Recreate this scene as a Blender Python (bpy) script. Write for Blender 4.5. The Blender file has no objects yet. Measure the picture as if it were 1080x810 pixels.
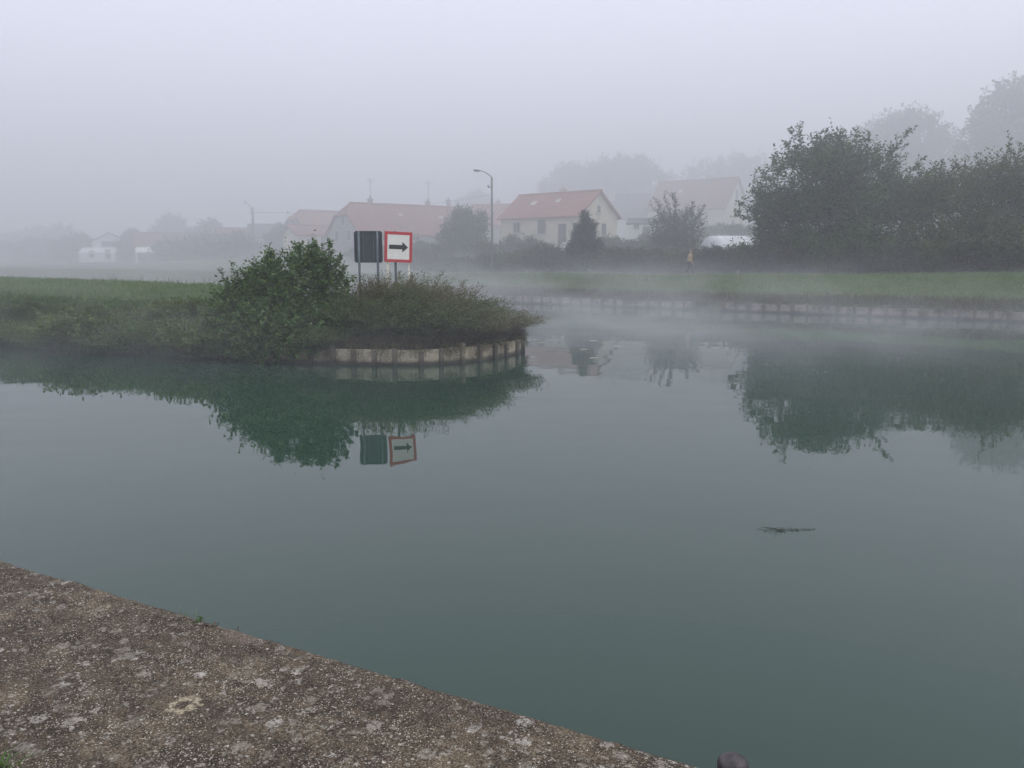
import bpy, math
import numpy as np
from mathutils import Vector, Matrix, noise as mnoise

R = math.radians
sc = bpy.context.scene
COL = sc.collection

# ------------------------------------------------------------------ measuring
EYE = 2.83                      # eye height above the water
FPX = 870.0                     # focal length in pixels of a 1080 wide picture
PITCH = math.atan(135 / FPX)
CP, SP = math.cos(PITCH), math.sin(PITCH)

def ray(px, py):
    a = (px - 540) / FPX
    b = -(py - 405) / FPX
    return Vector((a, CP + b * SP, -SP + b * CP))

def at_z(px, py, z=0.0):
    d = ray(px, py)
    t = (z - EYE) / d.z
    return Vector((d.x * t, d.y * t, z))

def at_y(px, py, y):
    d = ray(px, py)
    t = y / d.y
    return Vector((d.x * t, y, EYE + d.z * t))

def smooth(v):
    v = min(1.0, max(0.0, v))
    return v * v * (3 - 2 * v)

BANK_O = (5.4, 47.0)
BANK_E = (-0.834, 0.552)        # along the far bank, towards the left
BANK_N = (0.552, 0.834)         # inland

def bank_t(x, y):
    return (x - BANK_O[0]) * BANK_N[0] + (y - BANK_O[1]) * BANK_N[1]

def bank_s(x, y):
    return (x - BANK_O[0]) * BANK_E[0] + (y - BANK_O[1]) * BANK_E[1]

def gh(x, y):
    t = bank_t(x, y)
    if t < 0:
        return -1.5
    top = 1.42 + 0.35 * min(1.5, max(0, (x - 10) / 19))
    z = 0.42 + (top - 0.42) * smooth((t + 0.6) / 5.6)
    a = 0.6 + 2.2 * smooth((x + 60) / 50)
    z += a * smooth((t - 13.5) / 28)
    z += 9.0 * smooth((t - 70) / 170) * smooth((x + 40) / 90)
    z += 0.12 * mnoise.noise(Vector((x * 0.12, y * 0.12, 3.1))) * min(1, t / 3)
    return z

# ------------------------------------------------------------------ objects
def tag(o, label=None, cat=None, group=None, kind=None):
    if label: o['label'] = label
    if cat: o['category'] = cat
    if group: o['group'] = group
    if kind: o['kind'] = kind
    return o

def empty(name, loc, rz=0.0):
    o = bpy.data.objects.new(name, None)
    o.empty_display_size = 0.3
    o.location = loc
    o.rotation_euler = (0, 0, rz)
    COL.objects.link(o)
    return o

def link(name, me, mats, parent=None, loc=None, rot=None, smoothed=False):
    o = bpy.data.objects.new(name, me)
    if not isinstance(mats, (list, tuple)): mats = [mats]
    for m in mats: me.materials.append(m)
    COL.objects.link(o)
    if parent: o.parent = parent
    if loc is not None: o.location = loc
    if rot is not None: o.rotation_euler = rot
    if smoothed:
        me.polygons.foreach_set('use_smooth', [True] * len(me.polygons))
    return o

def copy_tree(o, parent=None):
    c = o.copy()
    COL.objects.link(c)
    c.parent = parent
    for ch in [k for k in COL.objects if k.parent == o]:
        copy_tree(ch, c)
    return c

class MB:
    """collects shapes, links them as one mesh"""
    def __init__(self):
        self.v, self.f, self.m = [], [], []
    def add(self, vs, fs, mi=0):
        b = len(self.v)
        self.v += [tuple(v) for v in vs]
        self.f += [tuple(b + i for i in f) for f in fs]
        self.m += [mi] * len(fs)
    def box(self, c, s, rot=None, mi=0, bev=0.0):
        x, y, z = s[0] / 2, s[1] / 2, s[2] / 2
        if bev > 0:
            pts = []
            for sz in (-1, 1):
                for ring in ((1, 0), (0, 1)) if sz < 0 else ((0, 1), (1, 0)):
                    pass
            b = min(bev, x * .9, y * .9, z * .9)
            rings = [(x - b, y - b, -z), (x, y, -z + b), (x, y, z - b), (x - b, y - b, z)]
            vs = []
            for (rx, ry, rz) in rings:
                cx = b if rx == x else 0
                vs += [(-rx, -ry + cx, rz), (-rx + cx, -ry, rz), (rx - cx, -ry, rz), (rx, -ry + cx, rz),
                       (rx, ry - cx, rz), (rx - cx, ry, rz), (-rx + cx, ry, rz), (-rx, ry - cx, rz)]
            fs = []
            for k in range(3):
                for i in range(8):
                    j = (i + 1) % 8
                    fs.append((k * 8 + i, k * 8 + j, k * 8 + 8 + j, k * 8 + 8 + i))
            fs.append(tuple(range(7, -1, -1)))
            fs.append(tuple(range(24, 32)))
        else:
            vs = [(-x, -y, -z), (x, -y, -z), (x, y, -z), (-x, y, -z), (-x, -y, z), (x, -y, z), (x, y, z), (-x, y, z)]
            fs = [(3, 2, 1, 0), (4, 5, 6, 7), (0, 1, 5, 4), (1, 2, 6, 5), (2, 3, 7, 6), (3, 0, 4, 7)]
        M = rot if rot is not None else Matrix.Identity(3)
        c = Vector(c)
        self.add([c + M @ Vector(v) for v in vs], fs, mi)
    def tube(self, pts, rad, k=6, mi=0, cap=True):
        pts = [Vector(p) for p in pts]
        n = len(pts)
        if not hasattr(rad, '__len__'): rad = [rad] * n
        vs, fs = [], []
        u = None
        for i, p in enumerate(pts):
            d = (pts[min(n - 1, i + 1)] - pts[max(0, i - 1)])
            if d.length < 1e-9: d = Vector((0, 0, 1))
            d.normalize()
            if u is None:
                u = d.orthogonal().normalized()
            else:
                u = (u - d * u.dot(d))
                u = u.normalized() if u.length > 1e-6 else d.orthogonal().normalized()
            w = d.cross(u)
            for j in range(k):
                a = 2 * math.pi * j / k
                vs.append(p + (u * math.cos(a) + w * math.sin(a)) * rad[i])
        for i in range(n - 1):
            for j in range(k):
                j2 = (j + 1) % k
                fs.append((i * k + j, i * k + j2, (i + 1) * k + j2, (i + 1) * k + j))
        if cap:
            fs.append(tuple(range(k - 1, -1, -1)))
            fs.append(tuple((n - 1) * k + j for j in range(k)))
        self.add(vs, fs, mi)
    def lathe(self, prof, c=(0, 0, 0), k=20, mi=0):
        vs, fs = [], []
        for r, z in prof:
            for j in range(k):
                a = 2 * math.pi * j / k
                vs.append((c[0] + r * math.cos(a), c[1] + r * math.sin(a), c[2] + z))
        for i in range(len(prof) - 1):
            for j in range(k):
                j2 = (j + 1) % k
                fs.append((i * k + j, i * k + j2, (i + 1) * k + j2, (i + 1) * k + j))
        fs.append(tuple(range(k - 1, -1, -1)))
        fs.append(tuple((len(prof) - 1) * k + j for j in range(k)))
        self.add(vs, fs, mi)
    def prism(self, poly, y0, y1, mi=0):
        """outline in x,z extruded along y"""
        n = len(poly)
        vs = [(x, y0, z) for x, z in poly] + [(x, y1, z) for x, z in poly]
        fs = [tuple(range(n)), tuple(range(2 * n - 1, n - 1, -1))]
        for i in range(n):
            j = (i + 1) % n
            fs.append((i, n + i, n + j, j))
        self.add(vs, fs, mi)
    def mesh(self, name):
        me = bpy.data.meshes.new(name)
        me.from_pydata(self.v, [], self.f)
        if any(self.m): me.polygons.foreach_set('material_index', self.m)
        me.update()
        return me
    def build(self, name, mats, parent=None, loc=None, rot=None, smoothed=False):
        return link(name, self.mesh(name), mats, parent, loc, rot, smoothed)

def np_mesh(name, verts, nper, mat_index=None, extra=None):
    """verts (N,nper,3): N separate faces of nper corners; extra: (verts, faces, mi) of ordinary geometry"""
    N = len(verts)
    V = verts.reshape(-1, 3)
    loops = np.arange(N * nper, dtype=np.int32)
    starts = np.arange(N, dtype=np.int32) * nper
    tot = np.full(N, nper, dtype=np.int32)
    mi = np.zeros(N, dtype=np.int32)
    if extra is not None and len(extra.v):
        ev = np.array(extra.v, dtype=np.float64)
        el = np.array([i for f in extra.f for i in f], dtype=np.int32) + len(V)
        et = np.array([len(f) for f in extra.f], dtype=np.int32)
        es = np.concatenate([[0], np.cumsum(et)[:-1]]).astype(np.int32) + len(loops)
        V = np.concatenate([V, ev])
        loops = np.concatenate([loops, el]); starts = np.concatenate([starts, es]); tot = np.concatenate([tot, et])
        mi = np.concatenate([mi, np.ones(len(et), dtype=np.int32)])
    me = bpy.data.meshes.new(name)
    me.vertices.add(len(V)); me.vertices.foreach_set('co', V.astype(np.float32).ravel())
    me.loops.add(len(loops)); me.loops.foreach_set('vertex_index', loops)
    me.polygons.add(len(tot)); me.polygons.foreach_set('loop_start', starts)
    me.polygons.foreach_set('material_index', mi)
    me.update(calc_edges=True)
    me.validate()
    return me

# ------------------------------------------------------------------ materials
def new_mat(name):
    m = bpy.data.materials.new(name)
    m.use_nodes = True
    nt = m.node_tree
    b = nt.nodes['Principled BSDF']
    return m, nt, b

def ramp(nt, fac, stops):
    r = nt.nodes.new('ShaderNodeValToRGB')
    el = r.color_ramp.elements
    while len(el) < len(stops): el.new(0.5)
    for e, (p, c) in zip(el, stops):
        e.position = p
        e.color = (*c, 1) if len(c) == 3 else c
    nt.links.new(fac, r.inputs['Fac'])
    return r.outputs['Color']

def noise_tex(nt, scale, detail=4, rough=0.55, vec=None, dist=0.0):
    n = nt.nodes.new('ShaderNodeTexNoise')
    n.inputs['Scale'].default_value = scale
    n.inputs['Detail'].default_value = detail
    n.inputs['Roughness'].default_value = rough
    n.inputs['Distortion'].default_value = dist
    if vec is not None: nt.links.new(vec, n.inputs['Vector'])
    return n

def objco(nt):
    return nt.nodes.new('ShaderNodeTexCoord').outputs['Object']

def geopos(nt):
    return nt.nodes.new('ShaderNodeNewGeometry').outputs['Position']

def mixc(nt, fac, a, b, mode='MIX'):
    m = nt.nodes.new('ShaderNodeMix')
    m.data_type = 'RGBA'
    m.blend_type = mode
    for k, v in ((0, fac), (6, a), (7, b)):
        if isinstance(v, (int, float)): m.inputs[k].default_value = v
        elif isinstance(v, tuple): m.inputs[k].default_value = (*v, 1)
        else: nt.links.new(v, m.inputs[k])
    return m.outputs[2]

def math_n(nt, op, a, b=None, clamp=False):
    m = nt.nodes.new('ShaderNodeMath')
    m.operation = op
    m.use_clamp = clamp
    for k, v in ((0, a), (1, b)):
        if v is None: continue
        if isinstance(v, (int, float)): m.inputs[k].default_value = v
        else: nt.links.new(v, m.inputs[k])
    return m.outputs[0]

def bump(nt, b, height, strength, dist):
    n = nt.nodes.new('ShaderNodeBump')
    n.inputs['Strength'].default_value = strength
    n.inputs['Distance'].default_value = dist
    nt.links.new(height, n.inputs['Height'])
    nt.links.new(n.outputs['Normal'], b.inputs['Normal'])
    return n

def plain(name, col, rough=0.7, metal=0.0, var=0.18, scale=6.0, bmp=0.0):
    m, nt, b = new_mat(name)
    n = noise_tex(nt, scale, 5, 0.6, objco(nt))
    lo = tuple(c * (1 - var) for c in col); hi = tuple(min(1, c * (1 + var)) for c in col)
    nt.links.new(ramp(nt, n.outputs['Fac'], [(0.3, lo), (0.7, hi)]), b.inputs['Base Color'])
    b.inputs['Roughness'].default_value = rough
    b.inputs['Metallic'].default_value = metal
    if bmp: bump(nt, b, n.outputs['Fac'], 0.5, bmp)
    return m

def leaf_mat(name, cols, rough=0.55, trans=0.25, spec=0.35, clump=1.2):
    """cols: dark, mid, light - picked per leaf, with clumps"""
    m, nt, b = new_mat(name)
    g = nt.nodes.new('ShaderNodeNewGeometry')
    n = noise_tex(nt, clump, 2, 0.5, g.outputs['Position'])
    f = math_n(nt, 'ADD', math_n(nt, 'MULTIPLY', g.outputs['Random Per Island'], 0.55),
               math_n(nt, 'MULTIPLY', n.outputs['Fac'], 0.5))
    c = ramp(nt, f, [(0.2, cols[0]), (0.5, cols[1]), (0.85, cols[2])])
    nt.links.new(c, b.inputs['Base Color'])
    b.inputs['Roughness'].default_value = rough
    b.inputs['Specular IOR Level'].default_value = spec
    t = nt.nodes.new('ShaderNodeBsdfTranslucent')
    nt.links.new(mixc(nt, 1.0, c, (1.25, 1.35, 0.7), 'MULTIPLY'), t.inputs['Color'])
    mx = nt.nodes.new('ShaderNodeMixShader')
    mx.inputs[0].default_value = trans
    nt.links.new(b.outputs[0], mx.inputs[1]); nt.links.new(t.outputs[0], mx.inputs[2])
    nt.links.new(mx.outputs[0], nt.nodes['Material Output'].inputs['Surface'])
    return m

BARK = plain('bark', (0.06, 0.05, 0.042), 0.9, var=0.35, scale=9, bmp=0.02)
STEM = plain('stem', (0.075, 0.065, 0.045), 0.8, var=0.3, scale=12)
LEAF_BUSH = leaf_mat('leaf_bush', ((0.03, 0.07, 0.02), (0.065, 0.135, 0.034), (0.14, 0.23, 0.055)), clump=1.6)
LEAF_SCRUB = leaf_mat('leaf_scrub', ((0.085, 0.066, 0.038), (0.13, 0.122, 0.058), (0.17, 0.19, 0.08)), clump=1.8)
LEAF_SCRUBG = leaf_mat('leaf_scrub_green', ((0.06, 0.065, 0.03), (0.085, 0.115, 0.045), (0.12, 0.18, 0.06)), clump=1.8)
LEAF_BANK = leaf_mat('leaf_bankside', ((0.03, 0.06, 0.024), (0.055, 0.105, 0.036), (0.11, 0.16, 0.045)), clump=0.9)
LEAF_BANKY = leaf_mat('leaf_bankside_yellow', ((0.05, 0.07, 0.026), (0.085, 0.125, 0.04), (0.14, 0.19, 0.055)), clump=1.2)
LEAF_WALNUT = leaf_mat('leaf_walnut', ((0.035, 0.062, 0.024), (0.062, 0.105, 0.036), (0.105, 0.155, 0.052)), clump=0.5)
LEAF_DENSE = leaf_mat('leaf_dense', ((0.045, 0.062, 0.026), (0.085, 0.105, 0.038), (0.15, 0.165, 0.055)), clump=0.5)
LEAF_YEW = leaf_mat('leaf_conifer', ((0.016, 0.03, 0.02), (0.03, 0.05, 0.03), (0.045, 0.07, 0.04)), trans=0.1, clump=0.8)
LEAF_HEDGE = leaf_mat('leaf_hedge', ((0.04, 0.048, 0.034), (0.065, 0.076, 0.05), (0.095, 0.105, 0.065)), clump=0.7)
LEAF_PALE = leaf_mat('leaf_pale', ((0.04, 0.06, 0.04), (0.065, 0.09, 0.055), (0.09, 0.12, 0.07)), clump=0.5)
GRASS = leaf_mat('grass_blade', ((0.075, 0.13, 0.053), (0.115, 0.18, 0.072), (0.165, 0.235, 0.095)), trans=0.3, clump=0.35)
DRYWEED = leaf_mat('weed_blade', ((0.05, 0.042, 0.03), (0.075, 0.06, 0.04), (0.10, 0.095, 0.05)), trans=0.2, clump=0.6)

def ground_mat():
    m, nt, b = new_mat('meadow_ground')
    p = geopos(nt)
    n1 = noise_tex(nt, 0.18, 4, 0.6, p)
    n2 = noise_tex(nt, 3.0, 6, 0.7, p)
    c1 = ramp(nt, n1.outputs['Fac'], [(0.35, (0.06, 0.09, 0.042)), (0.65, (0.09, 0.125, 0.056))])
    c2 = ramp(nt, n2.outputs['Fac'], [(0.3, (0.6, 0.6, 0.6)), (0.7, (1.25, 1.25, 1.2))])
    nt.links.new(mixc(nt, 1.0, c1, c2, 'MULTIPLY'), b.inputs['Base Color'])
    b.inputs['Roughness'].default_value = 0.95
    b.inputs['Specular IOR Level'].default_value = 0.1
    bump(nt, b, n2.outputs['Fac'], 0.7, 0.08)
    return m

def water_mat():
    m, nt, b = new_mat('canal_water')
    p = geopos(nt)
    b.inputs['Base Color'].default_value = (0.020, 0.048, 0.033, 1)
    b.inputs['Roughness'].default_value = 0.015
    b.inputs['IOR'].default_value = 1.333
    mp = nt.nodes.new('ShaderNodeMapping')
    mp.inputs['Scale'].default_value = (0.75, 1.0, 1.0)
    mp.inputs['Rotation'].default_value = (0, 0, R(20))
    nt.links.new(p, mp.inputs['Vector'])
    n1 = noise_tex(nt, 0.55, 2, 0.4, mp.outputs[0])
    n2 = noise_tex(nt, 3.5, 2, 0.5, mp.outputs[0])
    patch = noise_tex(nt, 0.12, 2, 0.5, p)
    calm = ramp(nt, patch.outputs['Fac'], [(0.4, (0.15,) * 3), (0.65, (1.0,) * 3)])
    h = math_n(nt, 'ADD', math_n(nt, 'MULTIPLY', n1.outputs['Fac'], 1.0),
               math_n(nt, 'MULTIPLY', math_n(nt, 'MULTIPLY', n2.outputs['Fac'], calm), 0.05))
    bump(nt, b, h, 1.0, 0.010)
    return m

def quay_mat():
    m, nt, b = new_mat('weathered_quay_concrete')
    p = objco(nt)
    def voro(scale, feat='F1', rnd=1.0):
        v = nt.nodes.new('ShaderNodeTexVoronoi')
        v.feature = feat
        v.inputs['Scale'].default_value = scale
        v.inputs['Randomness'].default_value = rnd
        nt.links.new(p, v.inputs['Vector'])
        return v
    big = noise_tex(nt, 1.7, 6, 0.65, p)
    mid = noise_tex(nt, 14, 5, 0.7, p)
    fine = noise_tex(nt, 120, 3, 0.7, p)
    base = ramp(nt, big.outputs['Fac'], [(0.3, (0.036, 0.030, 0.024)), (0.52, (0.072, 0.059, 0.044)), (0.72, (0.145, 0.12, 0.082))])
    base = mixc(nt, 1.0, base, ramp(nt, mid.outputs['Fac'], [(0.3, (0.5, 0.5, 0.52)), (0.7, (1.45, 1.42, 1.35))]), 'MULTIPLY')
    base = mixc(nt, 1.0, base, ramp(nt, fine.outputs['Fac'], [(0.36, (0.25, 0.25, 0.25)), (0.64, (1.9, 1.86, 1.75))]), 'MULTIPLY')
    # sand and gravel grains standing out of the worn cement
    g1 = voro(165)
    sep = nt.nodes.new('ShaderNodeSeparateColor')
    nt.links.new(g1.outputs['Color'], sep.inputs[0])
    gm = math_n(nt, 'MULTIPLY', math_n(nt, 'GREATER_THAN', sep.outputs[0], 0.68), math_n(nt, 'LESS_THAN', g1.outputs['Distance'], 0.42))
    gcol = ramp(nt, sep.outputs[1], [(0.0, (0.20, 0.15, 0.10)), (0.5, (0.40, 0.35, 0.27)), (1.0, (0.74, 0.70, 0.62))])
    dens = ramp(nt, noise_tex(nt, 5, 4, 0.6, p).outputs['Fac'], [(0.35, (0.25,) * 3), (0.6, (0.9,) * 3)])
    c = mixc(nt, math_n(nt, 'MULTIPLY', gm, dens), base, gcol)
    g2 = voro(60)
    sep2 = nt.nodes.new('ShaderNodeSeparateColor')
    nt.links.new(g2.outputs['Color'], sep2.inputs[0])
    gm2 = math_n(nt, 'MULTIPLY', math_n(nt, 'GREATER_THAN', sep2.outputs[0], 0.95), math_n(nt, 'LESS_THAN', g2.outputs['Distance'], 0.36))
    c = mixc(nt, math_n(nt, 'MULTIPLY', gm2, 0.7), c, gcol)
    # pale crusts of lichen: irregular rosettes
    wob = noise_tex(nt, 32, 4, 0.65, p)
    wv = nt.nodes.new('ShaderNodeVectorMath'); wv.operation = 'MULTIPLY_ADD'
    nt.links.new(wob.outputs['Color'], wv.inputs[0])
    wv.inputs[1].default_value = (0.075, 0.075, 0.0)
    nt.links.new(p, wv.inputs[2])
    def crust(scale, thr, size, soft):
        v = nt.nodes.new('ShaderNodeTexVoronoi')
        v.inputs['Scale'].default_value = scale
        nt.links.new(wv.outputs[0], v.inputs['Vector'])
        s = nt.nodes.new('ShaderNodeSeparateColor')
        nt.links.new(v.outputs['Color'], s.inputs[0])
        pick = math_n(nt, 'MULTIPLY', math_n(nt, 'SUBTRACT', s.outputs[0], thr), 1.0 / (1 - thr), True)
        lim = math_n(nt, 'MULTIPLY', pick, size)
        edge = math_n(nt, 'DIVIDE', math_n(nt, 'SUBTRACT', lim, v.outputs['Distance']), soft, True)
        return edge, s.outputs[1]
    e1, k1 = crust(16, 0.45, 0.62, 0.1)
    e2, k2 = crust(38, 0.35, 0.6, 0.14)
    lmask = ramp(nt, noise_tex(nt, 2.3, 3, 0.6, p).outputs['Fac'], [(0.38, (0.05,) * 3), (0.58, (1.0,) * 3)])
    lm = math_n(nt, 'MAXIMUM', math_n(nt, 'MULTIPLY', e1, 0.9), e2)
    holes = ramp(nt, noise_tex(nt, 70, 3, 0.7, p).outputs['Fac'], [(0.38, (0.0,) * 3), (0.55, (1.0,) * 3)])
    lm = math_n(nt, 'MULTIPLY', math_n(nt, 'MULTIPLY', lm, lmask), holes)
    lcol = ramp(nt, k1, [(0.0, (0.26, 0.24, 0.19)), (0.6, (0.38, 0.355, 0.30)), (1.0, (0.54, 0.52, 0.46))])
    c = mixc(nt, math_n(nt, 'MULTIPLY', lm, 0.82), c, lcol)
    # a ring of yellow lichen and a freshly chipped spot on the arris
    def spot(px, py):
        w = at_z(px, py, QZ)
        q = QI @ w
        d = nt.nodes.new('ShaderNodeVectorMath'); d.operation = 'DISTANCE'
        nt.links.new(wv.outputs[0], d.inputs[0])
        d.inputs[1].default_value = (q.x + 0.0375, q.y + 0.0375, q.z)
        return d.outputs['Value']
    rd = math_n(nt, 'ADD', spot(193, 743), math_n(nt, 'MULTIPLY', math_n(nt, 'SUBTRACT', mid.outputs['Fac'], 0.5), 0.10))
    ring = math_n(nt, 'MULTIPLY', math_n(nt, 'MULTIPLY', math_n(nt, 'SUBTRACT', rd, 0.022), 90.0, True), math_n(nt, 'MULTIPLY', math_n(nt, 'SUBTRACT', 0.062, rd), 70.0, True))
    c = mixc(nt, math_n(nt, 'MULTIPLY', math_n(nt, 'MULTIPLY', ring, holes), 0.8), c, (0.46, 0.40, 0.27))
    cd = spot(262, 667)
    chip = math_n(nt, 'DIVIDE', math_n(nt, 'SUBTRACT', 0.115, math_n(nt, 'ADD', cd, math_n(nt, 'MULTIPLY', math_n(nt, 'SUBTRACT', mid.outputs['Fac'], 0.5), 0.16))), 0.03, True)
    c = mixc(nt, math_n(nt, 'MULTIPLY', chip, 0.6), c, ramp(nt, g1.outputs['Distance'], [(0.1, (0.46, 0.38, 0.29)), (0.45, (0.12, 0.095, 0.075))]))
    nt.links.new(c, b.inputs['Base Color'])
    b.inputs['Roughness'].default_value = 0.92
    b.inputs['Specular IOR Level'].default_value = 0.2
    hh = math_n(nt, 'ADD', math_n(nt, 'MULTIPLY', fine.outputs['Fac'], 0.5), math_n(nt, 'MULTIPLY', gm, 0.35))
    hh = math_n(nt, 'ADD', hh, math_n(nt, 'MULTIPLY', mid.outputs['Fac'], 1.2))
    bump(nt, b, hh, 0.9, 0.008)
    return m

def stained_mat(name, col, dark, z0, z1):
    """concrete with dark water stains; stain line at a height"""
    m, nt, b = new_mat(name)
    p = geopos(nt)
    n = noise_tex(nt, 3.0, 5, 0.65, p)
    n2 = noise_tex(nt, 18, 4, 0.65, p)
    sx = nt.nodes.new('ShaderNodeSeparateXYZ'); nt.links.new(p, sx.inputs[0])
    mr = nt.nodes.new('ShaderNodeMapRange')
    mr.inputs['From Min'].default_value = z0; mr.inputs['From Max'].default_value = z1
    nt.links.new(math_n(nt, 'ADD', sx.outputs[2], math_n(nt, 'MULTIPLY', math_n(nt, 'SUBTRACT', n.outputs['Fac'], 0.5), 0.12)), mr.inputs['Value'])
    c = ramp(nt, n2.outputs['Fac'], [(0.3, tuple(x * 0.62 for x in col)), (0.62, col)])
    c = mixc(nt, mr.outputs[0], dark, c)
    st = ramp(nt, noise_tex(nt, 1.6, 5, 0.7, p).outputs['Fac'], [(0.38, (0.42, 0.4, 0.36)), (0.55, (1, 1, 1))])
    nt.links.new(mixc(nt, 1.0, c, st, 'MULTIPLY'), b.inputs['Base Color'])
    b.inputs['Roughness'].default_value = 0.85
    bump(nt, b, n2.outputs['Fac'], 0.6, 0.01)
    return m

def roof_mat(name, col):
    m, nt, b = new_mat(name)
    p = objco(nt)
    n = noise_tex(nt, 0.8, 5, 0.7, p)
    br = nt.nodes.new('ShaderNodeTexBrick')
    nt.links.new(p, br.inputs['Vector'])
    br.inputs['Scale'].default_value = 3.0
    br.inputs['Color1'].default_value = (1, 1, 1, 1); br.inputs['Color2'].default_value = (0.75, 0.72, 0.7, 1)
    br.inputs['Mortar'].default_value = (0.4, 0.38, 0.36, 1)
    c = ramp(nt, n.outputs['Fac'], [(0.3, tuple(x * 0.65 for x in col)), (0.7, tuple(x * 1.15 for x in col))])
    nt.links.new(mixc(nt, 0.8, c, br.outputs['Color'], 'MULTIPLY'), b.inputs['Base Color'])
    b.inputs['Roughness'].default_value = 0.85
    return m

# the quay frame: x along the edge, y inland (towards the camera), z up
QZ = EYE - 1.60
QA = at_z(0, 592, QZ); QB = at_z(735, 810, QZ)
qe = (QB - QA).normalized(); qn = Vector((qe.y, -qe.x, 0))
if qn.y > 0: qn = -qn
QM = Matrix(((qe.x, qn.x, 0, QA.x), (qe.y, qn.y, 0, QA.y), (0, 0, 1, QZ), (0, 0, 0, 1)))
QI = QM.inverted()

M_GROUND = ground_mat(); M_WATER = water_mat(); M_QUAY = quay_mat()
M_PANEL = stained_mat('piling_concrete', (0.52, 0.46, 0.33), (0.07, 0.065, 0.05), 0.05, 0.14)
M_PANELF = stained_mat('far_piling_concrete', (0.36, 0.33, 0.29), (0.07, 0.065, 0.05), 0.05, 0.16)
M_POST = stained_mat('piling_post', (0.19, 0.165, 0.125), (0.05, 0.045, 0.038), 0.05, 0.2)
M_TIMBER = stained_mat('old_timber', (0.26, 0.23, 0.16), (0.08, 0.07, 0.05), 0.05, 0.2)
M_WHITE = plain('sign_white', (0.82, 0.82, 0.74), 0.45, var=0.05)
M_RED = plain('sign_red', (0.52, 0.055, 0.06), 0.45, var=0.08)
M_BLACK = plain('sign_black', (0.03, 0.035, 0.03), 0.5, var=0.1)
M_BACK = plain('sign_back', (0.06, 0.075, 0.08), 0.5, 0.0, var=0.25, scale=3)
M_GALV = plain('galvanised_post', (0.12, 0.15, 0.165), 0.5, 0.3, var=0.15)
M_CREAMPOST = plain('cream_post', (0.72, 0.68, 0.55), 0.5, var=0.1)
M_POLE = plain('concrete_pole', (0.20, 0.20, 0.20), 0.8, var=0.15)
M_METAL = plain('lamp_metal', (0.16, 0.17, 0.18), 0.5, 0.4, var=0.1)
M_IRON = plain('bollard_iron', (0.045, 0.038, 0.038), 0.45, 0.2, var=0.6, scale=45, bmp=0.004)
M_CREAM = plain('cream_render', (0.62, 0.56, 0.43), 0.9, var=0.08, scale=1.5)
M_GREYW = plain('grey_render', (0.36, 0.34, 0.33), 0.9, var=0.1, scale=1.5)
M_PALE = plain('pale_render', (0.52, 0.49, 0.42), 0.9, var=0.08, scale=1.5)
M_WHITEW = plain('white_render', (0.85, 0.85, 0.83), 0.9, var=0.05, scale=1.5)
M_SHUT = plain('dark_shutter', (0.09, 0.07, 0.065), 0.7, var=0.1)
M_FRAME = plain('window_frame', (0.45, 0.44, 0.42), 0.6, var=0.05)
M_GLASS = plain('window_glass', (0.02, 0.023, 0.027), 0.08, var=0.1)
M_ROOFO = roof_mat('roof_orange_tile', (0.36, 0.16, 0.115))
M_ROOFR = roof_mat('roof_red_tile', (0.27, 0.12, 0.10))
M_ROOFB = roof_mat('roof_brown_tile', (0.30, 0.115, 0.085))
M_ROOFG = roof_mat('roof_grey_tile', (0.14, 0.13, 0.13))
M_SHEET = plain('polytunnel_sheet', (0.78, 0.80, 0.80), 0.4, var=0.12, scale=1.2, bmp=0.03)
M_SKIN = plain('skin', (0.45, 0.28, 0.2), 0.6, var=0.05)
M_HAIR = plain('hair', (0.42, 0.38, 0.34), 0.8, var=0.2)
M_JACKET = plain('mustard_jacket', (0.40, 0.29, 0.14), 0.85, var=0.12, scale=12)
M_TROUSER = plain('dark_trousers', (0.035, 0.032, 0.045), 0.85, var=0.1)
M_SHOE = plain('pale_shoes', (0.55, 0.53, 0.5), 0.7, var=0.1)
M_HIGHLIGHT = plain('painted_highlight', (0.55, 0.52, 0.42), 0.6, var=0.15)  # pale colour standing in for sky reflected on ripples
M_ALGAE = plain('water_weed', (0.05, 0.065, 0.045), 0.6, var=0.3, scale=20)

# ------------------------------------------------------------------ vegetation
def unit(a):
    return a / np.maximum(1e-9, np.linalg.norm(a, axis=-1, keepdims=True))

def leaf_quads(pos, axis, wid, length, width, fold=0.12):
    axis = unit(axis); wid = unit(wid - axis * np.sum(wid * axis, -1, keepdims=True))
    nrm = np.cross(axis, wid)
    L = length[:, None]; W = width[:, None]
    b = pos; t = pos + axis * L
    m = pos + axis * L * 0.45 + nrm * L * fold
    return np.stack([b, m + wid * W * 0.5, t, m - wid * W * 0.5], 1)

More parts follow.
